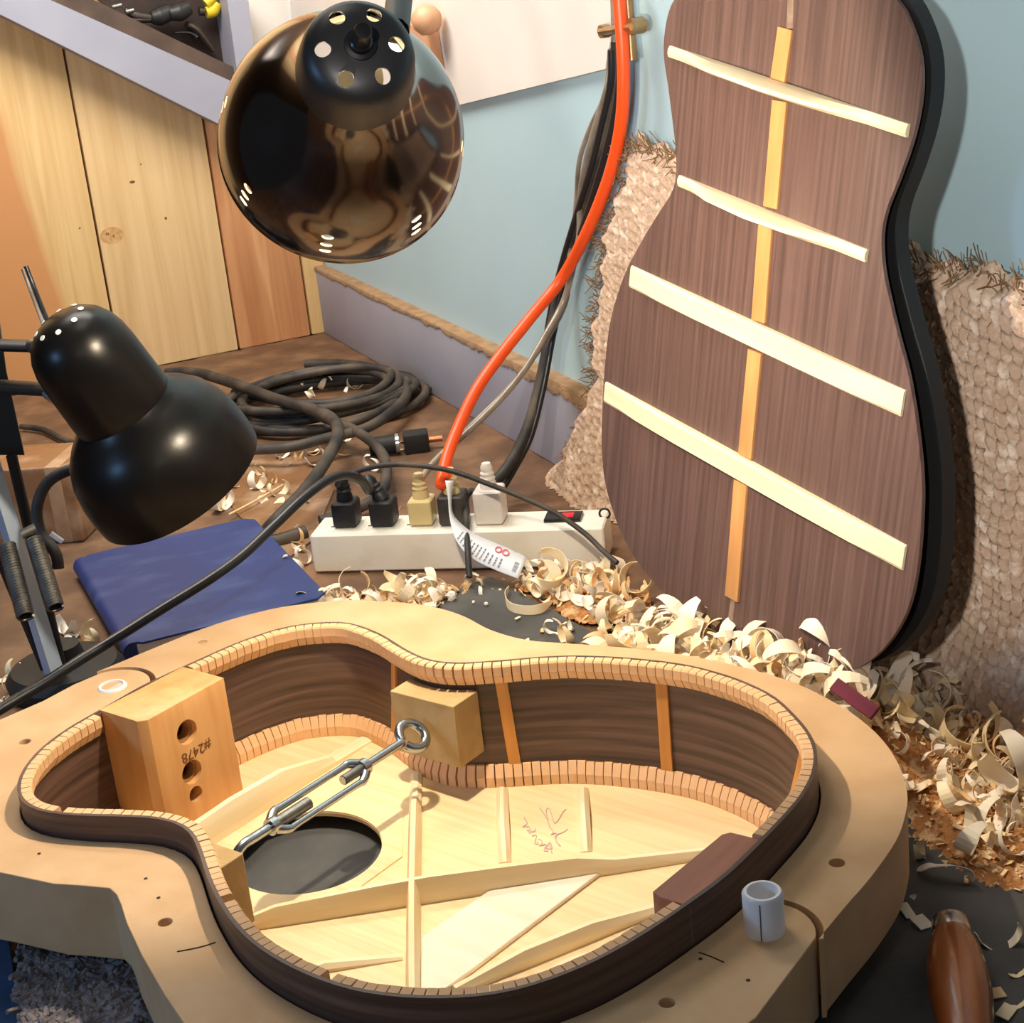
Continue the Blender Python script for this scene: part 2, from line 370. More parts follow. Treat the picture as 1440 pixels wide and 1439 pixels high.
STEELD = mat('tool_steel', (88, 80, 76), rough=0.35, metal=0.9)
def side_pt(px, py, off): return ROOMI @ wd_side(px, py, off)
def tool(name, label, cat):
    return room_empty(name, label, cat)
tp = tool('pliers', 'pliers with two black grips lying in the tool shelf', 'pliers')
tube('grip', [side_pt(212, 24, 0.03), side_pt(224, 23, 0.03), side_pt(240, 16, 0.03)], [0.008, 0.013, 0.011], BLACKP, tp)
tube('grip', [side_pt(238, 19, 0.035), side_pt(252, 17, 0.035), side_pt(266, 10, 0.035)], [0.009, 0.013, 0.010], BLACKP, tp)
tube('jaw', [side_pt(212, 25, 0.03), side_pt(190, 22, 0.03), side_pt(176, 13, 0.03)], [0.006, 0.007, 0.003], STEELD, tp)
tube('jaw', [side_pt(212, 27, 0.032), side_pt(196, 28, 0.032), side_pt(182, 27, 0.032)], [0.004, 0.004, 0.002], STEELD, tp)
tw = tool('wrench', 'dark steel wrench leaning in the right corner of the tool shelf', 'wrench')
tube('shank', [side_pt(262, 34, 0.02), side_pt(276, 42, 0.02), side_pt(300, 72, 0.02)], [0.012, 0.016, 0.008], mat('old_iron', (74, 60, 54), rough=0.6, metal=0.4), tw, flat=0.4)
tube('jaw', [side_pt(245, 46, 0.024), side_pt(266, 46, 0.024), side_pt(276, 52, 0.024)], [0.003, 0.005, 0.008], BLACKP, tw, flat=0.5)
ty = tool('clamp', 'small yellow handled clamp lying in the tool shelf', 'clamp')
tube('handle', [side_pt(289, 6, 0.03), side_pt(296, 0, 0.03), side_pt(300, -8, 0.03)], 0.008, mat('yellow_plastic', (206, 180, 30), rough=0.4), ty)
tube('handle', [side_pt(290, 18, 0.03), side_pt(300, 15, 0.03), side_pt(306, 4, 0.03)], [0.008, 0.009, 0.006], mat('yellow_plastic', (206, 180, 30)), ty)
tube('pad', [side_pt(280, 16, 0.03), side_pt(287, 16, 0.03)], 0.006, STEELD, ty, smooth=0)
tr = tool('steel_rule', 'thin bright steel strips at the left of the tool shelf', 'tool')
tube('blade', [side_pt(158, 10, 0.04), side_pt(171, 7, 0.04)], 0.003, ZINC, tr, smooth=0)
tube('blade', [side_pt(177, 17, 0.04), side_pt(188, 14, 0.04)], 0.003, ZINC, tr, smooth=0)
tube('bar', [side_pt(182, 29, 0.02), side_pt(212, 28, 0.02)], 0.004, BLACKP, tr, smooth=0)

# slanting white board on the blue wall
def wall_poly(name, pxs, off0, off1, m, parent=None):
    P = [ROOMI @ wall(x, y, off1) for x, y in pxs]; n = len(P)
    vs = [(p.x, off1, p.z) for p in P] + [(p.x, off0, p.z) for p in P]
    fs = [tuple(range(n)), tuple(range(2 * n - 1, n - 1, -1))] + [(i, (i + 1) % n, n + (i + 1) % n, n + i) for i in range(n)]
    o = mesh(name, vs, fs, m, parent)
    if parent is None: o.matrix_world = ROOM
    return o
o = wall_poly('white_board', [(404, -60), (872, -60), (868, 0), (851, 97), (640, 149), (420, 204)], 0.0006, 0.008, WHITEPAINT)
tag(o, 'white painted board with a slanting lower edge on the blue wall, behind the large lamp', 'board')
hk = room_empty('wooden_peg', 'pale wooden peg with a round knob hanging on the white board', 'peg')
PEGW = wood('peg_wood', (190, 140, 104), (206, 158, 120), axis=2, scale=60, k=0.1)
k0 = ROOMI @ wall(600, 28, 0.03)
lathe('knob', [(-0.018, 0.0), (-0.014, 0.011), (-0.006, 0.0165), (0.004, 0.0175), (0.012, 0.013), (0.017, 0.006), (0.018, 0.0)], PEGW, hk, k0, (0, 1, 0.2), seg=28)
a = [ROOMI @ wall(x, y, 0.009) for x, y in [(560, 25), (616, 40), (625, 98), (598, 100), (580, 60)]]
n = 5; vs = [(p.x, 0.009, p.z) for p in a] + [(p.x, 0.022, p.z) for p in a]
mesh('stem', vs, [tuple(range(n)), tuple(range(2 * n - 1, n - 1, -1))] + [(i, (i + 1) % n, n + (i + 1) % n, n + i) for i in range(n)], PEGW, hk)

# ------------------------------------------------------------------ guitar frame: s along the body from neck to tail, t across, z up
GU = V((0.779007, -0.627015, 0)); GN = V((0.627015, 0.779007, 0))
GO = GU * (-0.91312) + GN * 0.69177
GROT = math.atan2(GU.y, GU.x)
GM = M.Translation(GO) @ M.Rotation(GROT, 4, 'Z'); GMI = GM.inverted()
TOP = 0.100
def zs(s): return 0.009 - 0.024 * s          # inner face of the soundboard
def zm(s): return 0.0855 - 0.024 * s         # top face of the mould
_tn = (GU * 0.024 + V((0, 0, 1)))
def gb(px, py, dz=0.0): return GMI @ on(px, py, GO + V((0, 0, 0.009 + dz)), _tn)
def gm(px, py): return GMI @ on(px, py, GO + V((0, 0, 0.0855)), _tn)
RIM = [(0.059,0.1484),(0.0504,0.1445),(0.0425,0.1392),(0.0352,0.1332),(0.0286,0.1265),(0.0232,0.1187),(0.0192,0.1101),(0.016,0.1012),(0.0133,0.0921),(0.0111,0.0829),(0.0094,0.0736),(0.0081,0.0642),(0.0069,0.0548),(0.0057,0.0454),(0.0045,0.036),(0.0032,0.0266),(0.0021,0.0172),(0.0013,0.0077),(0.001,-0.0017),(0.0012,-0.0112),(0.0018,-0.0207),(0.0024,-0.0301),(0.0028,-0.0396),(0.0031,-0.0491),(0.0035,-0.0585),(0.0043,-0.068),(0.0058,-0.0773),(0.0079,-0.0866),(0.0107,-0.0956),(0.0143,-0.1044),(0.0187,-0.1128),(0.0237,-0.1208),(0.0295,-0.1283),(0.036,-0.1352),(0.0432,-0.1414),(0.0511,-0.1466),(0.0598,-0.1503),(0.069,-0.1523),(0.0785,-0.1525),(0.0878,-0.1511),(0.097,-0.1486),(0.1059,-0.1453),(0.1146,-0.1417),(0.1232,-0.1377),(0.1318,-0.1337),(0.1404,-0.1298),(0.1492,-0.1263),(0.1584,-0.1238),(0.1678,-0.1227),(0.1772,-0.1234),(0.1863,-0.126),(0.1948,-0.1301),(0.2029,-0.135),(0.2108,-0.1402),(0.2186,-0.1456),(0.2264,-0.151),(0.2343,-0.1563),(0.2423,-0.1614),(0.2504,-0.1662),(0.2587,-0.1708),(0.2671,-0.1752),(0.2756,-0.1794),(0.2843,-0.1832),(0.2932,-0.1865),(0.3022,-0.1894),(0.3114,-0.1917),(0.3207,-0.1935),(0.3301,-0.1948),(0.3395,-0.1957),(0.3489,-0.1962),(0.3584,-0.1962),(0.3679,-0.1957),(0.3773,-0.1946),(0.3866,-0.1927),(0.3957,-0.1901),(0.4046,-0.1868),(0.4132,-0.1829),(0.4216,-0.1785),(0.4297,-0.1735),(0.4374,-0.168),(0.4445,-0.1618),(0.4509,-0.1548),(0.4565,-0.1472),(0.4615,-0.1391),(0.4659,-0.1307),(0.4699,-0.1221),(0.4733,-0.1133),(0.4762,-0.1043),(0.4788,-0.0951),(0.4809,-0.0859),(0.4829,-0.0766),(0.4846,-0.0673),(0.4862,-0.058),(0.4876,-0.0486),(0.489,-0.0393),(0.4903,-0.0299),(0.4912,-0.0204),(0.4917,-0.011),(0.4918,-0.0015),(0.4917,0.008),(0.4916,0.0175),(0.4913,0.0269),(0.491,0.0364),(0.4906,0.0459),(0.4901,0.0553),(0.4895,0.0648),(0.4885,0.0742),(0.4869,0.0835),(0.4848,0.0928),(0.4821,0.1019),(0.4787,0.1107),(0.4747,0.1193),(0.47,0.1275),(0.4646,0.1353),(0.4585,0.1426),(0.4519,0.1494),(0.4449,0.1557),(0.4376,0.1617),(0.4301,0.1676),(0.4225,0.1733),(0.4146,0.1784),(0.4061,0.1827),(0.3973,0.1862),(0.3883,0.1891),(0.3792,0.1916),(0.3699,0.1935),(0.3605,0.1947),(0.351,0.1955),(0.3416,0.1959),(0.3321,0.1955),(0.3227,0.1943),(0.3134,0.1927),(0.3041,0.1907),(0.2949,0.1885),(0.2858,0.1859),(0.2768,0.183),(0.2679,0.1797),(0.2591,0.1761),(0.2506,0.1719),(0.2424,0.1672),(0.2345,0.162),(0.2268,0.1564),(0.2193,0.1507),(0.2116,0.1451),(0.2038,0.1398),(0.1958,0.1347),(0.1873,0.1304),(0.1784,0.1273),(0.169,0.1261),(0.1596,0.1268),(0.1503,0.1287),(0.1412,0.1313),(0.1323,0.1345),(0.1234,0.1379),(0.1146,0.1413),(0.1056,0.1443),(0.0964,0.1467),(0.0871,0.1486),(0.0778,0.1499),(0.0683,0.1501)]
RIM = [V(p) for p in RIM]
NR = len(RIM)
_c = V((0.25, 0))
def offset(P, d):
    out = []; n = len(P)
    for i in range(n):
        t_ = (P[(i + 1) % n] - P[i - 1]).normalized(); nn = V((-t_.y, t_.x))
        out.append(P[i] + nn * d)
    return out
# outline runs counter-clockwise or clockwise? make positive offsets go inwards
_area = sum(RIM[i - 1].x * RIM[i].y - RIM[i].x * RIM[i - 1].y for i in range(NR))
SGN = 1.0 if _area > 0 else -1.0
def inset(P, d): return offset(P, d * SGN)
ST = 0.0023
RIN = inset(RIM, ST)

guitar = empty('acoustic_guitar', 'open guitar body with rosewood sides and bare spruce braces, clamped in the tan mould', 'guitar')
guitar.matrix_world = GM
# sides: two bent rosewood strips meeting on the centre line
def strip(idx, name, outer, inner, z0f, z1f, m, parent):
    vs = []; fs = []
    for i in idx:
        a, b = outer[i], inner[i]
        vs += [(a.x, a.y, z0f(a.x)), (b.x, b.y, z0f(b.x)), (b.x, b.y, z1f(b.x)), (a.x, a.y, z1f(a.x))]
    n = len(idx)
    for i in range(n - 1):
        for k in range(4): fs.append((i * 4 + k, i * 4 + (k + 1) % 4, (i + 1) * 4 + (k + 1) % 4, (i + 1) * 4 + k))
    fs += [(0, 1, 2, 3), tuple((n - 1) * 4 + k for k in range(4))]
    return smoothsharp(mesh(name, vs, fs, m, parent), 40)
i_neck = min(range(NR), key=lambda i: RIM[i].x + abs(RIM[i].y)); i_tail = min(range(NR), key=lambda i: -RIM[i].x + abs(RIM[i].y))
near = [(i_neck + k) % NR for k in range((i_tail - i_neck) % NR + 1)]
far_ = [(i_tail + k) % NR for k in range((i_neck - i_tail) % NR + 1)]
zbase = lambda s: zs(s) - 0.003
strip(near, 'side_panel', RIM, RIN, zbase, lambda s: TOP, ROSE_S, guitar)
strip(far_, 'side_panel', RIM, RIN, zbase, lambda s: TOP, ROSE_S, guitar)
# soundboard with its hole
HC = (0.1465, -0.0005); HR = 0.0517
sbo = prism('soundboard', [(p.x, p.y) for p in inset(RIM, 0.0012)], SPRUCE, guitar, lambda x, y: zs(x), 0.0028, [circle(HC[0], HC[1], HR, 64)])
# kerfed linings: a backing strip and the row of little blocks glued to it
PITCH_L = 0.0066
def arc_table(P):
    L = [0.0]
    for i in range(len(P)): L.append(L[-1] + (P[(i + 1) % len(P)] - P[i]).length)
    return L
def sample(P, L, d):
    d %= L[-1]
    for i in range(len(P)):
        if L[i + 1] >= d:
            f = (d - L[i]) / max(L[i + 1] - L[i], 1e-9); a, b = P[i], P[(i + 1) % len(P)]
            q0 = (P[(i + 1) % len(P)] - P[i - 1]).normalized(); q1 = (P[(i + 2) % len(P)] - P[i]).normalized()
            return a.lerp(b, f), (q0.lerp(q1, f)).normalized()
LIN_W = 0.0068; LIN_H = 0.0155
def block_mesh(name, top):
    h = PITCH_L * 0.5 - 0.00042
    if top: prof = [(0, 0), (LIN_W * 0.86, 0), (LIN_W, -0.0012), (LIN_W, -LIN_H * 0.5), (LIN_W * 0.35, -LIN_H), (0, -LIN_H)]
    else: prof = [(0, 0), (LIN_W, 0), (LIN_W, LIN_H * 0.5), (LIN_W * 0.35, LIN_H), (0, LIN_H)]
    n = len(prof)
    vs = [(-h, x, z) for x, z in prof] + [(h, x, z) for x, z in prof]
    fs = [tuple(range(n)), tuple(range(2 * n - 1, n - 1, -1))] + [(i, (i + 1) % n, n + (i + 1) % n, n + i) for i in range(n)]
    me = bpy.data.meshes.new(name); me.from_pydata(vs, [], fs)
    bm = bmesh.new(); bm.from_mesh(me); bmesh.ops.recalc_face_normals(bm, faces=bm.faces[:]); bm.to_mesh(me); bm.free()
    me.materials.append(LINING); return me
L_in = arc_table(RIN)
def in_block(p): return (p.x < 0.06 and abs(p.y) < 0.043) or (p.x > 0.44 and -0.053 < p.y < 0.026)
CHIPS = [(GMI @ at(x, y, TOP)).to_2d() for x, y in ((311, 1268), (80, 1139), (1013, 958), (450, 1374))]
def lining(name, top):
    z0 = (lambda s: TOP - LIN_H) if top else zs
    z1 = (lambda s: TOP - 0.0006) if top else (lambda s: zs(s) + LIN_H)
    inn = inset(RIN, 0.0010)
    root = strip(list(range(NR)) + [0], name, RIN, inn, z0, z1, LINBACK, guitar)
    me = block_mesh('lining_block', top); nb = int(L_in[-1] / PITCH_L); rest = []
    for k in range(nb):
        p, tdir = sample(RIN, L_in, (k + 0.5) * L_in[-1] / nb)
        if in_block(p) or (top and any((p - c_).length < 0.0034 for c_ in CHIPS)): continue
        inn_ = V((-tdir.y, tdir.x)) * SGN
        X = V((tdir.x, tdir.y, 0)) if SGN > 0 else V((-tdir.x, -tdir.y, 0))
        T = M.Identity(4)
        for r_ in range(3): T[r_][0] = X[r_]; T[r_][1] = (inn_.x, inn_.y, 0)[r_]
        T[0][3] = p.x; T[1][3] = p.y
        T[2][3] = (TOP if top else zs(p.x)) + random.uniform(-0.0002, 0.0002)
        if not top and p.y < 0 and p.x > 0.06: rest.append(T); continue
        o = link('lining_block', me, root); o.matrix_local = T
    if rest:
        vs = []; fs = []
        for T in rest:
            b0 = len(vs); vs += [T @ v.co for v in me.vertices]; fs += [tuple(b0 + i for i in f.vertices) for f in me.polygons]
        o = mesh('hidden_lining_blocks', vs, fs, LINING, root); o['kind'] = 'stuff'
    return root
lining('upper_lining', True); lining('lower_lining', False)
# braces on the soundboard
def brace(P, Q, wd, prof, name='brace', m=BRACE, peak=0.4):
    P = V(P[:2]); Q = V(Q[:2]); d = (Q - P); Lb = d.length; d.normalize(); nn = V((-d.y, d.x)); vs = []; fs = []
    for f, h in prof:
        c = P + d * (Lb * f)
        for o_, z in ((-0.5, 0), (-0.5, 0.45), (-0.5 * peak, 1.0), (0.5 * peak, 1.0), (0.5, 0.45), (0.5, 0)):
            q = c + nn * (o_ * wd); vs.append((q.x, q.y, zs(c.x) + z * h - (0.0002 if z == 0 else 0)))
    n = len(prof)
    for i in range(n - 1):
        for k in range(6): fs.append((i * 6 + k, i * 6 + (k + 1) % 6, (i + 1) * 6 + (k + 1) % 6, (i + 1) * 6 + k))
    fs += [tuple(range(6)), tuple((n - 1) * 6 + k for k in range(6))]
    # brace mesh in its own frame so the grain runs along it
    T = M.Translation((P.x, P.y, 0)) @ M.Rotation(math.atan2(d.y, d.x), 4, 'Z'); Ti = T.inverted()
    o = mesh(name, [Ti @ V(v) for v in vs], fs, m, guitar); o.matrix_local = T
    return smoothsharp(o, 25)
XP = [(0, 0.003), (0.12, 0.006), (0.22, 0.013), (0.4, 0.016), (0.6, 0.016), (0.75, 0.012), (0.86, 0.006), (1, 0.003)]
gA0, gA1 = gb(330, 1304), gb(1010, 1197); gB0, gB1 = gb(592, 1082), gb(576, 1400)
brace((0.166, -0.094), (0.386, 0.131), 0.0085, [(0, 0.004), (0.1, 0.013), (0.3, 0.0165), (0.42, 0.0175), (0.6, 0.016), (0.72, 0.0145), (0.8, 0.009), (1, 0.0055)], 'x_brace')
brace((0.146, 0.118), (0.318, -0.092), 0.0085, [(0, 0.003), (0.1, 0.0045), (0.22, 0.013), (0.4, 0.016), (0.62, 0.0178), (0.75, 0.016), (0.9, 0.012), (1, 0.007)], 'x_brace')
brace((0.076, -0.138), (0.077, 0.140), 0.0125, [(0, 0.003), (0.14, 0.006), (0.3, 0.019), (0.5, 0.021), (0.68, 0.019), (0.86, 0.006), (1, 0.003)], 'transverse_brace')
brace(gb(706, 1112), gb(710, 1214), 0.0085, [(0, 0.003), (0.55, 0.012), (1, 0.001)], 'finger_brace', peak=0.3)
brace(gb(819, 1112), gb(824, 1199), 0.0085, [(0, 0.003), (0.45, 0.012), (1, 0.001)], 'finger_brace', peak=0.3)
brace(gb(430, 1368), gb(566, 1346), 0.0075, [(0, 0.002), (0.2, 0.0055), (1, 0.0012)], 'finger_brace', peak=0.4)
brace(gb(640, 1396), gb(955, 1268), 0.009, [(0, 0.004), (0.3, 0.0105), (0.6, 0.0105), (0.85, 0.005), (1, 0.003)], 'tone_bar', peak=0.4)
brace(gb(757, 1383), gb(890, 1330), 0.008, [(0, 0.004), (0.3, 0.008), (0.85, 0.005), (1, 0.003)], 'tone_bar', peak=0.4)
bp = [gb(x, y) for x, y in [(594, 1322), (706, 1245), (838, 1216), (850, 1222), (846, 1231), (662, 1371), (622, 1400), (592, 1400)]]
prism('bridge_plate', [(p.x, p.y) for p in bp], WHITEWOOD, guitar, lambda x, y: zs(x) + 0.0028, 0.0029, bev=0.0008)
# maple patch around the sound hole
pt = [gb(x, y) for x, y in [(405, 1126), (567, 1141), (566, 1206), (500, 1254), (345, 1292), (335, 1200)]]
prism('sound_hole_patch', [(p.x, p.y) for p in pt], SPRUCE, guitar, lambda x, y: zs(x) + 0.0011, 0.0012, [circle(HC[0], HC[1], HR + 0.0003, 64)])
# pencilled signature
PENCIL = mat('violet_pencil', (208, 178, 172), rough=0.7)
def scribble(pts, name='signature_stroke'):
    P = [gb(x, y, 0.0004) for x, y in pts]
    return tube(name, P, 0.00035, PENCIL, guitar, seg=5, smooth=5)
scribble([(759, 1136), (768, 1150), (773, 1163), (768, 1142), (772, 1137), (777, 1150), (780, 1158), (786, 1152), (791, 1143), (796, 1138)])
scribble([(772, 1163), (778, 1170), (775, 1174), (783, 1172), (781, 1182), (788, 1190), (780, 1177), (793, 1170), (798, 1166)])
scribble([(737, 1150), (741, 1158), (735, 1163), (744, 1163), (746, 1172), (741, 1167), (750, 1170), (753, 1166)])
scribble([(748, 1176), (754, 1175), (752, 1186), (758, 1187)]); scribble([(757, 1180), (762, 1183), (760, 1190), (756, 1185)])
scribble([(762, 1189), (768, 1188), (765, 1196), (771, 1197)]); scribble([(772, 1186), (768, 1193), (776, 1193), (773, 1184), (776, 1200)])
# neck block
def loc_prism(name, poly, z0, z1, m, parent, bev=0.0):
    zt = z1 if callable(z1) else z1
    return prism(name, poly, m, parent, z1, z1 - z0 if not callable(z1) else z0, bev=bev)
NF = 0.0485
nb_ = loc_prism('neck_block', [(0.0035, -0.0400), (NF - 0.006, -0.0400), (NF, -0.0350), (NF, 0.0372), (0.0055, 0.0372)], 0.006, TOP + 0.0006, MAHOG, guitar, bev=0.0008)
cut = []
def cyl(c, ax, r, d, n=28):
    return lathe('cutter', [(-d, 0), (-d, r), (d, r), (d, 0)], HOLE, None, c, ax, n)
def nface(px, py):
    p0 = GM @ V((NF, 0, 0)); return GMI @ on(px, py, p0, GU)
hs = [(263, 1030, 0.0092, 0.0090), (270, 1086, 0.0090, 0.0090), (275.5, 1117, 0.0060, None)]
for x, y, r, rb in hs:
    c = nface(x, y); cut.append(cyl(GM @ c, GU, r, 0.016))
_cut2 = []
for x, y, r, rb in hs:
    c = nface(x, y); _cut2.append(cyl(c, (1, 0, 0), r, 0.016))
for c in cut: bpy.data.objects.remove(c, do_unlink=True)
for c in _cut2: c.matrix_world = GM
bpy.context.view_layer.update()
boolean_cut(nb_, _cut2); smoothsharp(nb_, 25)
for x, y, r, rb in hs:  # brass sleeves and dark bottoms of the holes
    c = nface(x, y)
    lathe('hole_bottom', [(0, 0), (0, r * 1.0)], HOLE, nb_, c + V((-0.0155, 0, 0)), (1, 0, 0), 24)
    if rb: lathe('hole_sleeve', [(-0.012, r * 0.72), (-0.005, r * 0.72), (-0.005, r * 1.0), (-0.012, r * 1.0)], mat('sleeve', (168, 124, 78), rough=0.4), nb_, c, (1, 0, 0), 24)
tt = nface(276, 1056)
tx = M.Translation(tt + V((0.0002, 0, 0))) @ M.Rotation(math.pi / 2, 4, 'Z') @ M.Rotation(math.pi / 2, 4, 'X') @ M.Rotation(math.pi, 4, 'Z')
text_mesh('stamped_number', '#2478', 0.0108, mat('stamp_ink', (112, 70, 34), rough=0.7), nb_, tx)
# tail block
loc_prism('tail_block', [(0.463, -0.0475), (0.4665, 0.0195), (0.4695, 0.0235), (0.4893, 0.0245), (0.4875, -0.0500), (0.470, -0.0505)], 0.002, TOP - 0.0015, MAHOG_D, guitar, bev=0.0006)
# side splints
def nearest_in(p):
    best = None
    for i in range(NR):
        a, b = RIN[i], RIN[(i + 1) % NR]; ab = b - a; f = max(0, min(1, (V(p) - a).dot(ab) / ab.length_squared)); q = a + ab * f
        d = (V(p) - q).length
        if best is None or d < best[0]: best = (d, i + f)
    return best[1]
def at_param(u_):
    i = int(u_) % NR; f = u_ - int(u_); a, b = RIN[i], RIN[(i + 1) % NR]
    tdir = (RIN[(i + 2) % NR] - RIN[i - 1]).normalized(); return a.lerp(b, f), V((-tdir.y, tdir.x)) * SGN, tdir
def splint(pt_, pb_, wd):
    def fit(px, py, zlo, zhi):
        best = None
        for k in range(60):
            z = lerp(zlo, zhi, k / 59); p = GMI @ at(px, py, z); u_ = nearest_in((p.x, p.y)); q, nn, td = at_param(u_); e = (V((p.x, p.y)) - q).length
            if best is None or e < best[0]: best = (e, u_, z)
        return best[1]
    ut = fit(*pt_, 0.06, 0.098); ub = fit(*pb_, 0.0, 0.05); vs = []; fs = []; n = 7
    for k in range(n):
        f = k / (n - 1); q, nn, td = at_param(lerp(ub, ut, f)); z = lerp(0.016, TOP - 0.012, f)
        for a, o_ in ((-0.5, 0), (-0.5, 0.002), (0.5, 0.002), (0.5, 0)):
            p = q + td * (a * wd) + nn * o_; vs.append((p.x, p.y, z))
    for i in range(n - 1):
        for k in range(4): fs.append((i * 4 + k, i * 4 + (k + 1) % 4, (i + 1) * 4 + (k + 1) % 4, (i + 1) * 4 + k))
    fs += [(0, 1, 2, 3), tuple((n - 1) * 4 + k for k in range(4))]
    mesh('side_splint', vs, fs, SPLINT, guitar)
splint((705, 962), (725, 1077), 0.0085); splint((931, 962), (939, 1087), 0.0085); splint((556, 925), (564, 975), 0.006); splint((1133, 1032), (1130, 1085), 0.008)

# ------------------------------------------------------------------ mould: two halves pinned together
piv_t = gm(1074, 1310); piv_n = gm(158, 965)
PT = V((piv_t.x, piv_t.y)); PN = V((piv_n.x, piv_n.y))
RO = inset(RIM, -0.0012)
def gpts(L): return [V((gm(x, y).x, gm(x, y).y)) for x, y in L]
rt = 0.0275; gap = 0.0042
def smooth2(P, n=4): return [p.to_2d() for p in catmull([q.to_3d() for q in P], n)]
def arc(c, r, a0, a1, n=14): return [c + V((r * math.cos(lerp(a0, a1, i / n)), r * math.sin(lerp(a0, a1, i / n)))) for i in range(n + 1)]
def ang(v): return math.atan2(v.y, v.x)
near_out = gpts([(260, 1441), (232, 1400), (200, 1345), (178, 1298), (170, 1272), (164, 1258), (154, 1249), (110, 1245), (75, 1243), (0, 1227)])
# outer contour of the near half runs (tail to neck): tongue, front belly (below the frame), waist step, upper bout, neck tongue
belly = [V((0.545, -0.085)), V((0.533, -0.132)), V((0.508, -0.178)), V((0.474, -0.213)), V((0.430, -0.240)), V((0.380, -0.254)), V((0.338, -0.248))]
belly = smooth2(belly)
neck_side = [V((0.045, -0.208)), V((-0.005, -0.192)), V((-0.045, -0.165)), V((-0.070, -0.125)), V((-0.079, -0.090))]
# tail tongue of near half
far_out = smooth2(gpts([(1151, 1321), (1189, 1275), (1226, 1232), (1260, 1183), (1273, 1147), (1276, 1115), (1265, 1078), (1244, 1044), (1214, 1015), (1177, 990), (1119, 961), (1043, 938), (960, 921), (880, 911), (800, 905), (740, 900), (690, 886), (655, 868), (620, 856), (580, 849), (540, 846), (490, 844), (440, 848), (380, 857), (300, 879), (230, 906), (170, 931), (122, 953), (95, 966)]))
tailrim = [RO[i] for i in near]; farrim = [RO[i] for i in far_]
# angles of the tongues
def rim_cross(c, r, idx):
    best = min(idx, key=lambda i: abs((RO[i] - c).length - r)); return best
def tongue(c, rim_idx, outer_pt, r):
    a0 = ang(RO[rim_idx] - c); a1 = ang(outer_pt - c); return a0, a1
it = rim_cross(PT, rt, [i for i in far_ if RO[i].x > 0.4 and RO[i].y > PT.y - 0.005])
a_r = ang(RO[it] - PT); a_o = ang(gpts([(1140, 1318)])[0] - PT)
def sweep(c, r, a0, a1, via, n=14):
    # go from a0 to a1 the way round that passes angle via
    def norm(a): return a % (2 * math.pi)
    d1 = norm(a1 - a0); dv = norm(via - a0)
    if dv > d1: d1 -= 2 * math.pi
    return [c + V((r * math.cos(a0 + d1 * i / n), r * math.sin(a0 + d1 * i / n))) for i in range(n + 1)]
via_t = ang(gpts([(1132, 1286)])[0] - PT)
i_n = rim_cross(PN, rt, [i for i in far_ if RO[i].x < 0.1 and RO[i].y > PN.y])
a_rn = ang(RO[i_n] - PN); o_n = gpts([(137, 946)])[0]; a_on = ang(o_n - PN); via_n = ang(gpts([(205, 942)])[0] - PN)
# near half outline: along the rim from neck tongue to tail tongue, then back along the outer contour
idx_all = []
k = i_n
while True:
    idx_all.append(k)
    if k == it: break
    k = (k + 1) % NR
near_poly = [RO[i] for i in idx_all] + sweep(PT, rt, a_r, a_o, via_t)[1:] + belly + near_out + neck_side
tn = sweep(PN, rt, a_on, a_rn, via_n)
near_poly = near_poly + gpts([(0, 1012), (60, 986), (105, 962)]) + tn[:-1]
idx_far = []
k = it
while True:
    idx_far.append(k)
    if k == i_n: break
    k = (k + 1) % NR
ft = sweep(PT, rt + gap, a_o, a_r, via_t); fn = sweep(PN, rt + gap, a_rn, a_on, via_n)
far_poly = ft[:-1] + [RO[i] for i in idx_far[2:-2]] + fn[1:] + list(reversed(far_out))[8:]
MT = lambda x, y: zm(x)
def dups(P):
    out = []
    for p in P:
        if not out or (p - out[-1]).length > 5e-4: out.append(p)
    if (out[0] - out[-1]).length < 5e-4: out.pop()
    return [(p.x, p.y) for p in out]
def mhole(px, py, r): p = gm(px, py); return circle(p.x, p.y, r, 18)
near_m = empty('mould_half', 'near half of the thick tan fibreboard guitar mould, front edge in view', 'mould'); near_m.matrix_world = GM
far_m = empty('mould_half', 'far half of the thick tan fibreboard guitar mould, touching the shavings', 'mould'); far_m.matrix_world = GM
TH = 0.050
MDFS = MDF
prism('mould_board', dups(near_poly), MDFS, near_m, MT, TH, [mhole(232, 1297, 0.0042), mhole(938, 1410, 0.0042), mhole(35, 1043, 0.0040)], bev=0.0008)
prism('mould_board', dups(far_poly), MDFS, far_m, MT, TH, [mhole(1177, 1213.5, 0.0046), mhole(285, 903, 0.0036)], bev=0.0008)
p = gm(285, 903); lathe('wood_plug', [(-0.01, 0), (-0.01, 0.0036), (-0.0008, 0.0036), (-0.0008, 0)], mat('plug', (190, 150, 104), rough=0.8), far_m, p, (0, 0, 1), 20)
for x, y, q in [(55, 1201, 0), (205, 1236, 0), (223, 1263, 0), (985, 1349, 0), (1052, 1379, 0)]:
    p = gm(x, y); lathe('pin_mark', [(0.0002, 0), (0.0002, 0.0012)], HOLE, near_m, p, (0, 0, 1), 10)
p0, p1, p2 = gm(249, 1339), gm(280, 1333), gm(303, 1326)
tube('pencil_line', [p0 + V((0, 0, .0002)), p1 + V((0, 0, .0002)), p2 + V((0, 0, .0002))], 0.0004, HOLE, near_m, seg=5)
p0, p1, p2 = gm(983, 1340), gm(1000, 1346), gm(1018, 1354)
tube('pencil_line', [p0 + V((0, 0, .0002)), p1 + V((0, 0, .0002)), p2 + V((0, 0, .0002))], 0.0004, HOLE, near_m, seg=5)
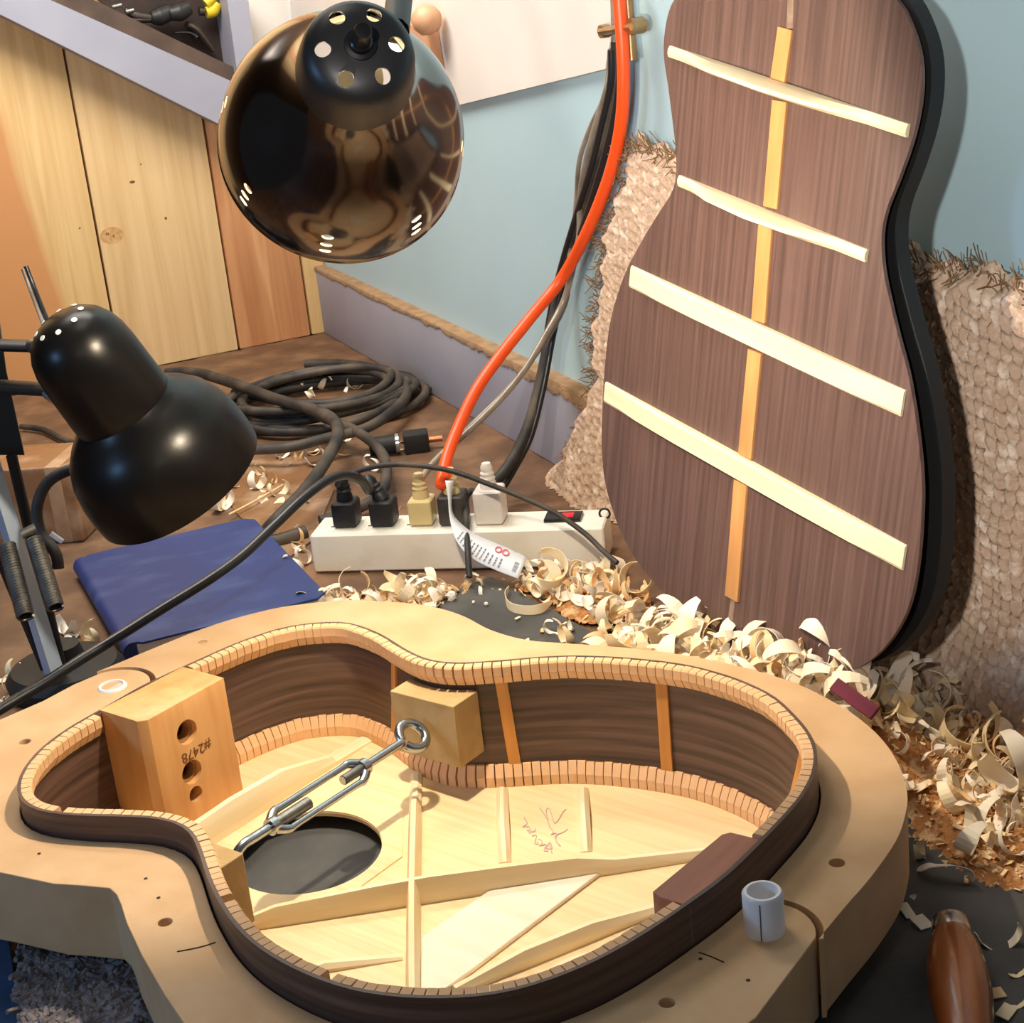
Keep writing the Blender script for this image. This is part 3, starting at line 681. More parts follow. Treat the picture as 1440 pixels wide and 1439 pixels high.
# plastic hinge sleeves
def sleeve(c, h, label):
    o = lathe('hinge_sleeve', [(-0.02, 0.0079), (-0.02, 0.0110), (h - 0.0015, 0.0110), (h, 0.0098), (h, 0.0083), (h - 0.002, 0.0079), (-0.02, 0.0079)], PVC, near_m, c, (0, 0, 1), 40)
    return o
s1 = sleeve(gm(1075, 1308), 0.0245, '')
lathe('sleeve_floor', [(0.0, 0), (0.0, 0.0079)], mat('sleeve_dust', (150, 130, 120), rough=0.9), s1, gm(1075, 1308), (0, 0, 1), 24)
tube('sleeve_seam', [gm(1075, 1308) + V((0.0040, -0.0103, 0.0)), gm(1075, 1308) + V((0.0040, -0.0103, 0.0225))], 0.0004, mat('seam', (90, 92, 100), rough=0.6), s1, seg=6, smooth=0)
s2 = sleeve(gm(158, 966), 0.0015, '')
lathe('sleeve_floor', [(0.0, 0), (0.0, 0.0079)], mat('sleeve_pale', (206, 194, 180), rough=0.9), s2, gm(158, 966), (0, 0, 1), 24)

# ------------------------------------------------------------------ waist spreader
PADZ0, PADZ1 = 0.032, 0.080
def pad(s0, s1, tf, sgn, name, label):
    idx = [i for i in range(NR) if s0 <= RIN[i].x <= s1 and RIN[i].y * sgn > 0]
    idx.sort(key=lambda i: RIN[i].x)
    back = [(RIN[i].x, RIN[i].y - sgn * 0.0006) for i in idx]
    poly = [(s0 - 0.002, tf)] + [(s0 - 0.002, back[0][1])] + back + [(s1 + 0.002, back[-1][1]), (s1 + 0.002, tf)]
    o = prism(name, poly, MDF2, None, PADZ1, PADZ1 - PADZ0, bev=0.0006); o.matrix_world = GM
    tag(o, label, 'spacer block')
pad(0.146, 0.200, 0.1045, 1, 'spreader_pad', 'squared fibreboard spacer behind the eye of the turnbuckle, at the far waist')
pad(0.150, 0.205, -0.1050, -1, 'spreader_pad', 'fibreboard spacer under the hook end of the turnbuckle, at the near waist')
tbk = empty('turnbuckle', 'zinc turnbuckle spanning the guitar waist above the dark sound hole', 'turnbuckle'); tbk.matrix_world = GM
E_ = GMI @ at(580, 1035, 0.060); Hk = GMI @ at(330, 1196, 0.060)
ax = (Hk - E_).normalized(); L_t = (Hk - E_).length
sd = ax.cross(V((0, 0, 1))).normalized(); upv = sd.cross(ax)
def tpt(f, a=0.0, b=0.0): return E_ + ax * (f * L_t) + sd * a + upv * b
er = 0.0102
ring = [E_ + ax * (er * math.cos(q)) + (sd * 0.75 + upv * 0.66).normalized() * (er * math.sin(q)) for q in [lerp(0.12, 2 * math.pi - 0.30, i / 20) for i in range(21)]]
tube('eye_ring', ring, 0.0035, ZINC, tbk, seg=14, smooth=3)
tube('eye_bolt', [tpt(0, 0, 0) + ax * (er + 0.0005), tpt(0.22), tpt(0.42)], 0.0031, ZINC, tbk, seg=14, smooth=4)
f0, f1 = 0.30, 0.80
wx = 0.0078
wv = (sd * 0.80 + upv * 0.60).normalized()
for sgn in (-1, 1):
    tube('side_rail', [tpt(f0 + 0.00) + wv * sgn * 0.003, tpt(f0 + 0.045) + wv * sgn * wx, tpt(f0 + 0.10) + wv * sgn * wx, tpt(f1 - 0.10) + wv * sgn * wx, tpt(f1 - 0.045) + wv * sgn * wx, tpt(f1) + wv * sgn * 0.003], [0.0036, 0.0030, 0.0024, 0.0024, 0.0030, 0.0036], ZINC, tbk, seg=12, smooth=5)
tube('end_collar', [tpt(f0 - 0.02), tpt(f0 + 0.012)], 0.0058, ZINC, tbk, seg=18, smooth=0)
tube('end_collar', [tpt(f1 - 0.012), tpt(f1 + 0.02)], 0.0058, ZINC, tbk, seg=18, smooth=0)
tube('threaded_rod', [tpt(f0), tpt(f0 + 0.115)], 0.0036, ZINC_D, tbk, seg=14, smooth=0)
tube('threaded_rod', [tpt(f1 - 0.19), tpt(f1)], 0.0042, ZINC_D, tbk, seg=14, smooth=0)
tube('hook', [tpt(f1), tpt(0.90), tpt(0.955, 0, 0.0), tpt(1.0, 0, -0.0045), tpt(1.01, 0, -0.012)], [0.0034, 0.0034, 0.0033, 0.0033, 0.0030], ZINC, tbk, seg=14, smooth=6)

# ------------------------------------------------------------------ guitar back leaning by the wall
PB_ = V((0.1542, 1.2194, 0.0392)); PU = V((0.1463, 0.0064, 0.9892)).normalized(); PR = V((0.4255, -0.9032, -0.057)).normalized(); PNn = PR.cross(PU)
if PNn.dot(V((-0.89, -0.43, 0.13))) < 0: PNn = -PNn
BM = M.Identity(4)
for i in range(3): BM[i][0] = PR[i]; BM[i][1] = PU[i]; BM[i][2] = PNn[i]; BM[i][3] = PB_[i]
BMI = BM.inverted()
back = empty('back_plate', 'dark rosewood guitar back with four pale braces leaning upright at right', 'guitar back'); back.matrix_world = BM
def pb(px, py, dz=0.0): return BMI @ on(px, py, PB_ + PNn * dz, PNn)
OUT = [(-0.118,0.489),(-0.135,0.4775),(-0.1464,0.4640),(-0.1505,0.4443),(-0.1480,0.4270),(-0.1398,0.4085),(-0.1259,0.3734),(-0.1199,0.3536),(-0.1209,0.3326),(-0.1404,0.3088),(-0.1616,0.2833),(-0.184,0.2511),(-0.2005,0.2105),(-0.2053,0.1654),(-0.2037,0.121),(-0.1986,0.0866),(-0.186,0.0598),(-0.160,0.0335),(-0.1248,0.0145),(-0.075,0.0035),(0.0,0.0),(0.07,0.0030),(0.115,0.0150),(0.1421,0.0315),(0.1655,0.0479),(0.1866,0.0721),(0.2015,0.1026),(0.2057,0.1332),(0.2035,0.1679),(0.1985,0.1962),(0.1876,0.2273),(0.1736,0.2576),(0.1589,0.2806),(0.1468,0.3007),(0.1362,0.3207),(0.1306,0.3417),(0.1325,0.3597),(0.1414,0.3827),(0.1495,0.4093),(0.1517,0.4346),(0.1467,0.4567),(0.1336,0.4758),(0.118,0.489),(0.085,0.504),(0.03,0.511),(-0.03,0.511),(-0.085,0.504)]
OUTS = [(p.x, p.y) for p in catmull([V((a, b, 0)) for a, b in OUT], 4, True)]
prism('panel', OUTS, ROSE, back, 0.0, 0.0028)
BPW = wood('back_brace_wood', (226, 210, 168), (236, 222, 184), axis=0, scale=90, k=0.06, rough=0.6)
def back_brace(a0, a1, wd, h, scal, flat=0.8):
    P = V(a0[:2]); Q = V(a1[:2]); d = Q - P; Lb = d.length; d.normalize(); T = M.Translation((P.x, P.y, 0)) @ M.Rotation(math.atan2(d.y, d.x), 4, 'Z')
    prof = scal; vs = []; fs = []
    for f, hh in prof:
        for o_, z in ((-0.5, 0), (-0.5, 0.6), (-0.5 * flat, 1.0), (0.5 * flat, 1.0), (0.5, 0.6), (0.5, 0)): vs.append((Lb * f, o_ * wd, hh * z))
    n = len(prof)
    for i in range(n - 1):
        for k in range(6): fs.append((i * 6 + k, i * 6 + (k + 1) % 6, (i + 1) * 6 + (k + 1) % 6, (i + 1) * 6 + k))
    fs += [tuple(range(6)), tuple((n - 1) * 6 + k for k in range(6))]
    o = mesh('back_brace', vs, fs, BPW, back); o.matrix_local = T; smoothsharp(o, 25)
tall = [(0, 0.003), (0.08, 0.004), (0.16, 0.010), (0.26, 0.017), (0.5, 0.021), (0.68, 0.017), (0.78, 0.010), (0.86, 0.0035), (1, 0.003)]
wide = [(0, 0.002), (0.07, 0.003), (0.15, 0.0062), (0.3, 0.0075), (0.7, 0.0075), (0.87, 0.0062), (0.95, 0.003), (1, 0.002)]
def mid(a, b): return [(a[0] + b[0]) / 2, (a[1] + b[1]) / 2]
back_brace(mid(pb(943, 64), pb(944, 80)), mid(pb(1281, 175), pb(1277, 193)), 0.0085, 0.015, tall, 0.35)
back_brace(mid(pb(957, 246), pb(957, 262)), mid(pb(1222, 351), pb(1220, 369)), 0.0085, 0.015, tall, 0.35)
back_brace(mid(pb(893, 374), pb(884, 403)), mid(pb(1268, 544), pb(1276, 591)), 0.0180, 0.008, wide)
back_brace(mid(pb(852, 534), pb(853, 568)), mid(pb(1277, 765), pb(1270, 804)), 0.0180, 0.008, wide)
STRIPW = wood('centre_strip_wood', (190, 134, 78), (210, 156, 96), axis=1, scale=60, k=0.1, rough=0.5)
cs = [((1107, 40), (1096, 116)), ((1099, 142), (1086, 292)), ((1079, 318), (1069, 452)), ((1064, 494), (1050, 642)), ((1044, 678), (1031, 842))]
for (a, b) in cs:
    p, q = pb(*a), pb(*b); d = V((q.x - p.x, q.y - p.y, 0)); Lc = d.length
    o = box('centre_strip', (0, 0, 0), (0.0165, Lc, 0.0024), STRIPW, back, bev=0.0004)
    o.matrix_local = M.Translation(((p.x + q.x) / 2, (p.y + q.y) / 2, 0.0011)) @ M.Rotation(math.atan2(d.y, d.x) - math.pi / 2, 4, 'Z')
for (a, b) in [((1113, -30), (1111, 40)), ((1031, 843), (1024, 900))]:
    p, q = pb(*a), pb(*b)
    tube('glue_line', [(p.x, p.y, 0.0002), (q.x, q.y, 0.0002)], 0.0030 if a[1] > 0 else 0.0036, mat('old_glue', (150, 128, 108), (120, 96, 80), scale=80, rough=0.7), back, seg=8, smooth=0, flat=0.15, up=(0, 0, 1))
blk = prism('shadow_backing', [(x + 0.001, y + 0.004) for x, y in OUTS], BLACKMATT, None, 0.0, 0.011)  # black sheet added as the dark shadow band beside the back
blk.matrix_world = BM @ M.Translation((0, 0, -0.0225)) @ M.Rotation(0.036, 4, 'X'); tag(blk, 'black guitar shaped template standing in for the shadow behind the rosewood back', 'silhouette')

# ------------------------------------------------------------------ rug hanging on the wall behind the guitar back
def rug():
    Lp = [(876, 198), (866, 250), (846, 330), (836, 400), (826, 470), (834, 530), (818, 590), (790, 650), (780, 700)]
    pts = [ROOMI @ wall(x, y, 0.02) for x, y in Lp]
    Lz = sorted([(p.z, p.x) for p in pts])
    def left(z):
        z = max(Lz[0][0], min(Lz[-1][0], z))
        for i in range(len(Lz) - 1):
            if Lz[i][0] <= z <= Lz[i + 1][0]: return lerp(Lz[i][1], Lz[i + 1][1], (z - Lz[i][0]) / max(1e-6, Lz[i + 1][0] - Lz[i][0]))
        return Lz[-1][1]
    tpts = [ROOMI @ wall(x, y, 0.02) for x, y in [(876, 198), (948, 220), (1265, 362), (1330, 372), (1440, 402)]]
    def top(x):
        if x <= tpts[0].x: return tpts[0].z
        for i in range(len(tpts) - 1):
            if x <= tpts[i + 1].x: return lerp(tpts[i].z, tpts[i + 1].z, (x - tpts[i].x) / (tpts[i + 1].x - tpts[i].x))
        return tpts[-1].z
    NX, NV = 620, 330; X1 = 2.0; vs = []; fs = []
    ph = [random.uniform(-0.5, 0.5) for _ in range(400)]; HJ = [random.random() for _ in range(4096)]
    for i in range(NX):
        a = i / (NX - 1)
        for j in range(NV):
            v = j / (NV - 1)                       # 0 top .. 1 foot
            xx = lerp(pts[0].x, X1, a); zt = top(lerp(left(0.3), X1, a)) + 0.004 * math.sin(a * 140) + 0.003 * math.sin(a * 57 + 1)
            z = zt * (1 - v)
            x = lerp(left(z) + 0.004 * math.sin(v * 70), X1, a)
            fold = 0.012 * math.sin(x * 21.0 + 1.2 - z * 4) + 0.006 * math.sin(x * 47 + z * 12)
            out = 0.016 + max(0.0, fold) * (0.4 + 0.6 * v) + 0.055 * max(0.0, (v - 0.62) / 0.38) ** 2 * (1.0 if x > 1.2 else 0.5)
            r = (x + 0.0016 * math.sin(z * 60 + x * 11) + 0.003 * math.sin(z * 17)) / 0.0094; ir = math.floor(r); fr = r - ir
            lz = z / 0.0105 + ph[ir % 400] + 0.5 * (ir % 2) + 0.7 * fr + 0.35 * math.sin(x * 30 + z * 23); fl = lz - math.floor(lz)
            il = math.floor(lz); rj = HJ[(ir * 37 + il * 101) % 4096]
            hump = (math.sin(math.pi * fr) ** 0.55) * (0.66 + 0.34 * math.sin(math.pi * fl) ** 0.7) * (0.72 + 0.42 * rj)
            jit = 0.0012 * (random.random() - 0.5)
            edge = min(1.0, a * 40) * min(1.0, v * 26)
            vs.append((x + 0.0010 * math.sin(lz * 2 * math.pi), (out + 0.0085 * hump + jit) * (0.25 + 0.75 * edge) , z))
    for i in range(NX - 1):
        for j in range(NV - 1): fs.append((i * NV + j, (i + 1) * NV + j, (i + 1) * NV + j + 1, i * NV + j + 1))
    o = mesh('rug', vs, fs, RUG, None, smooth=True); o.matrix_world = ROOM
    tag(o, 'thick cream knitted rug draped on the blue wall behind the guitar back', 'rug')
    # frayed brown fringe along its cut edges
    fv = []; ff = []
    def hair(p, d, L_, m_):
        q = [p, p + d * L_ * 0.5 + V((random.uniform(-1, 1), 0, random.uniform(-1, 1))) * L_ * 0.25, p + d * L_ + V((random.uniform(-1, 1), random.uniform(0, .4), random.uniform(-1, 1))) * L_ * 0.4]
        a_, f_ = tube_data(catmull(q, 3), 0.0005, 4); b0 = len(fv); fv.extend(a_); ff.extend([tuple(b0 + i for i in f) for f in f_])
    for k in range(900):
        x = random.uniform(pts[0].x, X1); hair(V((x, random.uniform(0.004, 0.022), top(x) - random.uniform(0, 0.012))), V((random.uniform(-.5, .5), 0.2, random.uniform(-0.4, 1))).normalized(), random.uniform(0.006, 0.016), 0)
    for k in range(420):
        z = random.uniform(0.02, pts[0].z); hair(V((left(z) + random.uniform(-0.004, 0.012), random.uniform(0.004, 0.02), z)), V((random.uniform(-1, 0.2), 0.3, random.uniform(-.6, .6))).normalized(), random.uniform(0.006, 0.018), 0)
    fr_ = mesh('fringe', [tuple(v) for v in fv], ff, RUGDARK, o, recalc=False); fr_['kind'] = 'stuff'
rug()

# ------------------------------------------------------------------ mat
c0 = at(690, 811, -0.007); e1 = (at(1440, 1223, -0.007) - c0).normalized(); e2 = (at(575, 851, -0.007) - c0).normalized()
mc = [c0, c0 + e1 * 0.95, c0 + e1 * 0.95 + e2 * 0.47, c0 + e2 * 0.42]
mt = prism('cutting_mat', [(p.x, p.y) for p in mc], MATM, None, -0.0068, 0.0030, bev=0.0006)
tag(mt, 'dark grey rubber mat on the bench under the guitar mould', 'mat')

# grey pile pad under the front left of the mould, and the blue cloth beside it
pc = [GMI @ at(x, y, 0.026) for x, y in [(20, 1330), (60, 1480), (230, 1480), (200, 1360), (120, 1320)]]
padp = [(at(x, y, 0.022).x, at(x, y, 0.022).y) for x, y in [(24, 1328), (60, 1500), (250, 1500), (215, 1335), (140, 1290)]]
pad_o = prism('carpet_pad', padp, GREYRUG, None, 0.010, 0.0185)
tag(pad_o, 'dark grey shaggy carpet scrap under the front left of the mould', 'carpet')
# shaggy tufts
fv = []; ff = []
for k in range(1300):
    u_, v_ = random.random(), random.random()
    p = at(lerp(34, 230, u_), lerp(1300, 1470, v_), 0.009)
    q = [p, p + V((random.uniform(-.004, .004), random.uniform(-.004, .004), 0.006)), p + V((random.uniform(-.009, .009), random.uniform(-.009, .009), random.uniform(0.006, 0.010)))]
    a_, f_ = tube_data(q, [0.0026, 0.0030, 0.0016], 6); b0 = len(fv); fv.extend(a_); ff.extend([tuple(b0 + i for i in f) for f in f_])
o = mesh('tufts', fv, ff, GREYRUG, pad_o, recalc=False); o['kind'] = 'stuff'
BLUECL = mat('blue_fabric', (38, 70, 104), (48, 84, 122), scale=60, rough=0.8)
o = prism('blue_cloth', [(at(x, y, -0.006).x, at(x, y, -0.006).y) for x, y in [(-160, 1260), (14, 1322), (30, 1439), (40, 1520), (-160, 1520)]], BLUECL, None, -0.004, 0.0045, bev=0.001)
tag(o, 'blue cloth at the bottom left corner beside the shaggy carpet scrap', 'cloth')

# ------------------------------------------------------------------ notebook
A_, D_, Cc = at(72, 787, 0.006), at(186, 912, 0.006), at(462, 842, 0.006)
dx = (Cc - D_).normalized(); dy = (A_ - D_).normalized(); dy = (dy - dx * dy.dot(dx)).normalized()
bw, bh = (Cc - D_).length, 0.262
bk = empty('notebook', 'dusty blue hardcover book lying under the black lamp', 'book')
bmx = M.Identity(4)
for i in range(3): bmx[i][0] = dx[i]; bmx[i][1] = dy[i]; bmx[i][2] = (0, 0, 1)[i]; bmx[i][3] = D_[i]
bmx[2][3] = ZB
bk.matrix_world = bmx
rect = lambda x0, y0, x1, y1, r=0.004: [(x0 + r, y0), (x1 - r, y0), (x1, y0 + r), (x1, y1 - r), (x1 - r, y1), (x0 + r, y1), (x0, y1 - r), (x0, y0 + r)]
prism('cover', rect(0, 0, bw, bh, 0.01), BLUEBOOK, bk, 0.0195, 0.0025, bev=0.0008)
prism('cover', rect(0, 0, bw, bh, 0.01), BLUEBOOK, bk, 0.0030, 0.0025, bev=0.0008)
prism('pages', rect(0.002, 0.003, bw - 0.002, bh - 0.003), PAPER, bk, 0.0170, 0.0140)
tube('spine', [(0.0015, 0.004, 0.010), (0.0015, bh - 0.004, 0.010)], 0.0098, BLUEBOOK, bk, seg=18, smooth=0, flat=1.0)

# taped wooden box behind the lamp
tb = empty('taped_box', 'small brown box wrapped in shiny clear tape behind the black lamp', 'box')
f0_ = at(-60, 770, ZB); f1_ = at(118, 762, ZB); fx = (f1_ - f0_).normalized(); fy = V((-fx.y, fx.x, 0))
tm = M.Identity(4)
for i in range(3): tm[i][0] = fx[i]; tm[i][1] = fy[i]; tm[i][3] = f0_[i]
tb.matrix_world = tm; lw = (f1_ - f0_).length
box('carton', (lw / 2, 0.045, 0.043), (lw, 0.09, 0.086), TAPE, tb, bev=0.003)
box('tape_band', (lw * 0.86, 0.045, 0.0432), (0.018, 0.0915, 0.0876), mat('clear_tape', (158, 122, 88), (182, 150, 120), scale=30, rough=0.18), tb, bev=0.003)

# ------------------------------------------------------------------ black swing-arm lamp
DL = 1.40
def lp(px, py, dd=0.0): return far(px, py, DL + dd)
rc = lp(250, 676); los = ray(250, 676).normalized()
axi = (lp(256, 684) - rc); axi = (axi - los * axi.dot(los)).normalized()
lax = (axi * math.sin(math.radians(64)) + los * math.cos(math.radians(64))).normalized()   # points out of the shade mouth
lamp = empty('swing_arm_lamp', 'glossy black swing-arm desk lamp with domed shade, left of centre', 'lamp', at(92, 955, ZB))
LO = lamp.location
def rel(p): return V(p) - LO
outer = [(0.0, 0.0735), (0.012, 0.0742), (0.026, 0.0735), (0.042, 0.0705), (0.056, 0.0645), (0.066, 0.0560), (0.073, 0.0480), (0.078, 0.0425), (0.081, 0.0405)]
inner = [(h - 0.0012 if h > 0.01 else h, r - 0.0014) for h, r in reversed(outer)]
lathe('shade', [(h, r) for h, r in outer] + inner + [(0.0, 0.0735)], BLACKGLOSS, lamp, rel(rc), -lax, 72)
capp = [(0.0765, 0.0400), (0.080, 0.0412), (0.088, 0.0414), (0.125, 0.0404), (0.137, 0.0392), (0.147, 0.0364), (0.156, 0.0312), (0.163, 0.0232), (0.1672, 0.0130), (0.1686, 0.0)]
cap = lathe('socket_cover', capp, BLACKGLOSS, lamp, rel(rc), -lax, 72)
fr = frame(-lax)
for k in range(8):
    th = 2 * math.pi * k / 8 + 0.3; rr = 0.0195; T = M.Translation(rel(rc)) @ fr
    p = T @ V((rr * math.cos(th), rr * math.sin(th), 0.1651)); q = T @ V((0, 0, 0.122))
    lathe('lit_vent_disc', [(0.0006, 0.0), (0.0006, 0.0022), (0, 0.0024)], SHADEIN, lamp, p, (p - q), 14)  # white discs painted in for the lit inside seen through the vents
tube('twin_cord', [rel(lp(76, 470, -.03)), rel(lp(64, 445, -.03)), rel(lp(48, 405, -.02)), rel(lp(36, 374, -.02))], 0.0020, RUBBER_G, lamp)
tube('twin_cord', [rel(lp(68, 472, -.03)), rel(lp(58, 448, -.03)), rel(lp(43, 408, -.02)), rel(lp(32, 378, -.02))], 0.0016, CLEARC, lamp)
def bar(name, P, w_, m, up=None, par=lamp):
    return tube(name, [rel(p) for p in P], w_, m, par, seg=12, smooth=0, flat=0.45, up=up)
bar('upper_arm', [lp(-60, 484, 0.05), lp(52, 487, 0.02)], 0.0100, BLACKP)
bar('upper_arm', [lp(-60, 540, 0.05), lp(70, 548, 0.02)], 0.0110, BLACKP)
tube('pivot_screw', [rel(lp(66, 553, -0.03)), rel(lp(73, 558, -0.035)), rel(lp(82, 563, -0.03))], 0.0045, ZINC, lamp, smooth=0)
tube('bracket', [rel(lp(70, 545, 0)), rel(lp(95, 585, 0.0)), rel(lp(116, 618, 0.0))], 0.004, BLACKP, lamp, flat=0.4)
tube('bracket', [rel(lp(46, 487, 0)), rel(lp(54, 488, -0.02)), rel(lp(64, 490, -0.02))], 0.006, ZINC_D, lamp, smooth=0)
P4 = [lp(x, y, 0.07) for x, y in [(-60, 420), (-4, 430), (8, 520), (34, 640), (-60, 640)]]
n = len(P4); nl = los * 0.006
mesh('elbow_plate', [rel(p) for p in P4] + [rel(p + nl) for p in P4], [tuple(range(n)), tuple(range(2 * n - 1, n - 1, -1))] + [(i, (i + 1) % n, n + (i + 1) % n, n + i) for i in range(n)], BLACKMATT, lamp)
b0 = at(76, 945, 0.02); b1 = far(-20, 632, 1.46)
tube('lower_arm', [rel(b0), rel(b1)], 0.0086, mat('chrome_bar', (186, 204, 222), rough=0.3, metal=0.25), lamp, seg=4, smooth=0, flat=1.0, up=(1, 0, 0))
for dxp, nm in ((36, 'lower_arm'), (-40, 'lower_arm')):
    tube(nm, [rel(at(76 + dxp * 0.3, 940, 0.02)), rel(far(-20 + dxp, 640, 1.47))], 0.0048, BLACKP, lamp, seg=8, smooth=0)
def spring(p, q, r, turns, name='spring'):
    a = V(p); b = V(q); T = frame(b - a); P = []
    for i in range(turns * 10 + 1):
        th = 2 * math.pi * i / 10; P.append(a.lerp(b, i / (turns * 10)) + (T @ V((r * math.cos(th), r * math.sin(th), 0))))
    tube(name, P, 0.0014, ZINC_D, lamp, seg=5, smooth=0)
spring(rel(far(48, 760, 1.44)), rel(far(78, 855, 1.41)), 0.0062, 26)
spring(rel(far(10, 768, 1.44)), rel(far(36, 868, 1.41)), 0.0062, 26)
tube('spring_pin', [rel(far(30, 752, 1.43)), rel(far(50, 742, 1.43))], 0.004, ZINC_D, lamp, smooth=0)
tube('lamp_cord', [rel(lp(120, 660, 0.06)), rel(lp(95, 662, 0.06)), rel(lp(66, 680, 0.06)), rel(lp(52, 715, 0.06)), rel(lp(58, 750, 0.06)), rel(lp(78, 778, 0.05)), rel(lp(82, 800, 0.05))], 0.0050, RUBBER, lamp)
tube('label_clip', [rel(lp(71, 750, 0.03)), rel(lp(88, 762, 0.03))], 0.0022, PVC, lamp, smooth=0)
lathe('lamp_base', [(0.0, 0.0), (0.0, 0.050), (0.012, 0.052), (0.020, 0.046), (0.024, 0.020), (0.038, 0.016), (0.040, 0.0)], BLACKMATT, lamp, rel(at(96, 962, ZB)), (0, 0, 1), 40)

# ------------------------------------------------------------------ large gunmetal lamp, lit
DC = 1.05
cc = far(479, 207, DC); losc = ray(479, 207).normalized()
v_ = far(474, 233, DC) - cc; v_ = (v_ - losc * v_.dot(losc)).normalized()
cax = (losc * math.cos(math.radians(21)) + v_ * math.sin(math.radians(21))).normalized()    # out of the mouth: away and down
arm_top = wall(560, -420, 0.0)
cl = empty('work_lamp', 'large dark chrome work lamp with vented black cap, hanging over the guitar', 'lamp', arm_top)
LO2 = V(arm_top)
def rel2(p): return V(p) - LO2
R0 = 0.0722
bell = [(0.0, R0), (0.003, R0 * 1.012), (0.006, R0), (0.018, R0 * 0.995), (0.034, R0 * 0.965), (0.050, R0 * 0.89), (0.064, R0 * 0.78), (0.076, R0 * 0.66), (0.088, R0 * 0.55), (0.100, R0 * 0.475), (0.112, R0 * 0.43), (0.122, R0 * 0.41)]
bell = [(p.x, p.y) for p in catmull([V((h, r, 0)) for h, r in bell], 3)]
binn = [(h, r - 0.0013) for h, r in reversed(bell)]
sh = lathe('shade', bell + binn + [bell[0]], GUNMETAL, cl, rel2(cc), -cax, 128, sharp=70)
frc = M.Translation(rel2(cc)) @ frame(-cax, up=(0, 0, 1))
# angle of image-down inside the lathe frame
dwn = frame(-cax).inverted() @ v_; a_dn = math.atan2(dwn.y, dwn.x)
cutters = []
sl_v = []; sl_f = []
for g in range(8):
    th = a_dn + math.radians(2) + g * math.pi / 4
    for j, h in enumerate((0.020, 0.0285, 0.037)):
        r = R0 * (0.99 - 0.02 * j)
        c = frc @ V((r * math.cos(th), r * math.sin(th), h))
        d = (frc.to_3x3() @ V((math.cos(th), math.sin(th), 0))); tg = frc.to_3x3() @ V((-math.sin(th), math.cos(th), 0))
        T = M.Identity(4); ax3 = d.cross(tg)
        for i in range(3): T[i][0] = tg[i]; T[i][1] = ax3[i]; T[i][2] = d[i]; T[i][3] = c[i]
        n = 12; b0 = len(sl_v)
        for zz in (-0.006, 0.006):
            for k in range(n):
                q = 2 * math.pi * k / n; sl_v.append(T @ V((0.0036 * math.cos(q), 0.0024 * math.sin(q), zz)))
        sl_f += [tuple(b0 + k for k in range(n))[::-1], tuple(b0 + n + k for k in range(n))] + [(b0 + k, b0 + (k + 1) % n, b0 + n + (k + 1) % n, b0 + n + k) for k in range(n)]
slots = mesh('slot_cutter', sl_v, sl_f, HOLE, cl, recalc=True)
bpy.context.view_layer.update()
boolean_cut(sh, [slots]); smoothsharp(sh, 50)
sh.data.materials.append(SHADEIN)          # the inside of the shade is enamelled white
fi = frc.inverted()
for f in sh.data.polygons:
    c_ = fi @ f.center; nr_ = fi.to_3x3() @ f.normal
    if c_.x * nr_.x + c_.y * nr_.y < 0: f.material_index = 1
capc = [(0.106, 0.0315), (0.112, 0.0318), (0.122, 0.0312), (0.133, 0.0300), (0.139, 0.0280), (0.143, 0.0240), (0.1455, 0.0180), (0.1465, 0.0100), (0.1467, 0.0)]
capo = capc + [(0.1455, 0.0), (0.1452, 0.0100), (0.1442, 0.0178), (0.1418, 0.0232), (0.138, 0.0268), (0.132, 0.0288), (0.122, 0.0300), (0.112, 0.0305), (0.106, 0.0303), (0.106, 0.0315)]
cap2 = lathe('vented_cap', capo, mat('cap_black', (26, 25, 25), rough=0.42), cl, rel2(cc), -cax, 96, sharp=50)
hv = []; hf = []
for k in range(6):
    th = a_dn - math.radians(12) + k * math.pi / 3
    b0 = len(hv); n = 20
    for zz in (0.134, 0.152):
        for i in range(n): hv.append(frc @ V((0.0192 * math.cos(th) + 0.0042 * math.cos(2 * math.pi * i / n), 0.0192 * math.sin(th) + 0.0042 * math.sin(2 * math.pi * i / n), zz)))
    hf += [tuple(b0 + i for i in range(n))[::-1], tuple(b0 + n + i for i in range(n))] + [(b0 + i, b0 + (i + 1) % n, b0 + n + (i + 1) % n, b0 + n + i) for i in range(n)]
hc = mesh('vent_cutter', hv, hf, HOLE, cl); bpy.context.view_layer.update(); boolean_cut(cap2, [hc]); smoothsharp(cap2, 40)
lathe('switch_knob', [(0.1455, 0.0085), (0.1485, 0.0085), (0.149, 0.0062), (0.152, 0.0060), (0.153, 0.0050), (0.163, 0.0048), (0.1645, 0.0042), (0.165, 0.0)], mat('knob_black', (14, 14, 15), rough=0.3), cl, rel2(cc), -cax, 30)
BULB = mat('glowing_bulb', (255, 226, 180), emit=(255, 220, 165), estr=14.0)
lathe('bulb', [(0.006, 0.0), (0.0075, 0.010), (0.012, 0.0175), (0.022, 0.0205), (0.034, 0.0185), (0.046, 0.0135), (0.054, 0.012)], BULB, cl, rel2(cc), -cax, 28)
lathe('bulb_socket', [(0.05, 0.0), (0.05, 0.0150), (0.105, 0.0160), (0.105, 0.0)], SHADEIN, cl, rel2(cc), -cax, 24)
nk = frc @ V((0.033 * math.cos(a_dn + math.pi - 0.55), 0.033 * math.sin(a_dn + math.pi - 0.55), 0.112))
tube('lamp_arm', [nk, rel2(far(563, -12, 1.02)), rel2(far(575, -90, 1.12)), rel2(far(580, -260, 1.6)), V((0, 0, 0))], 0.0075, BLACKP, cl, smooth=6)
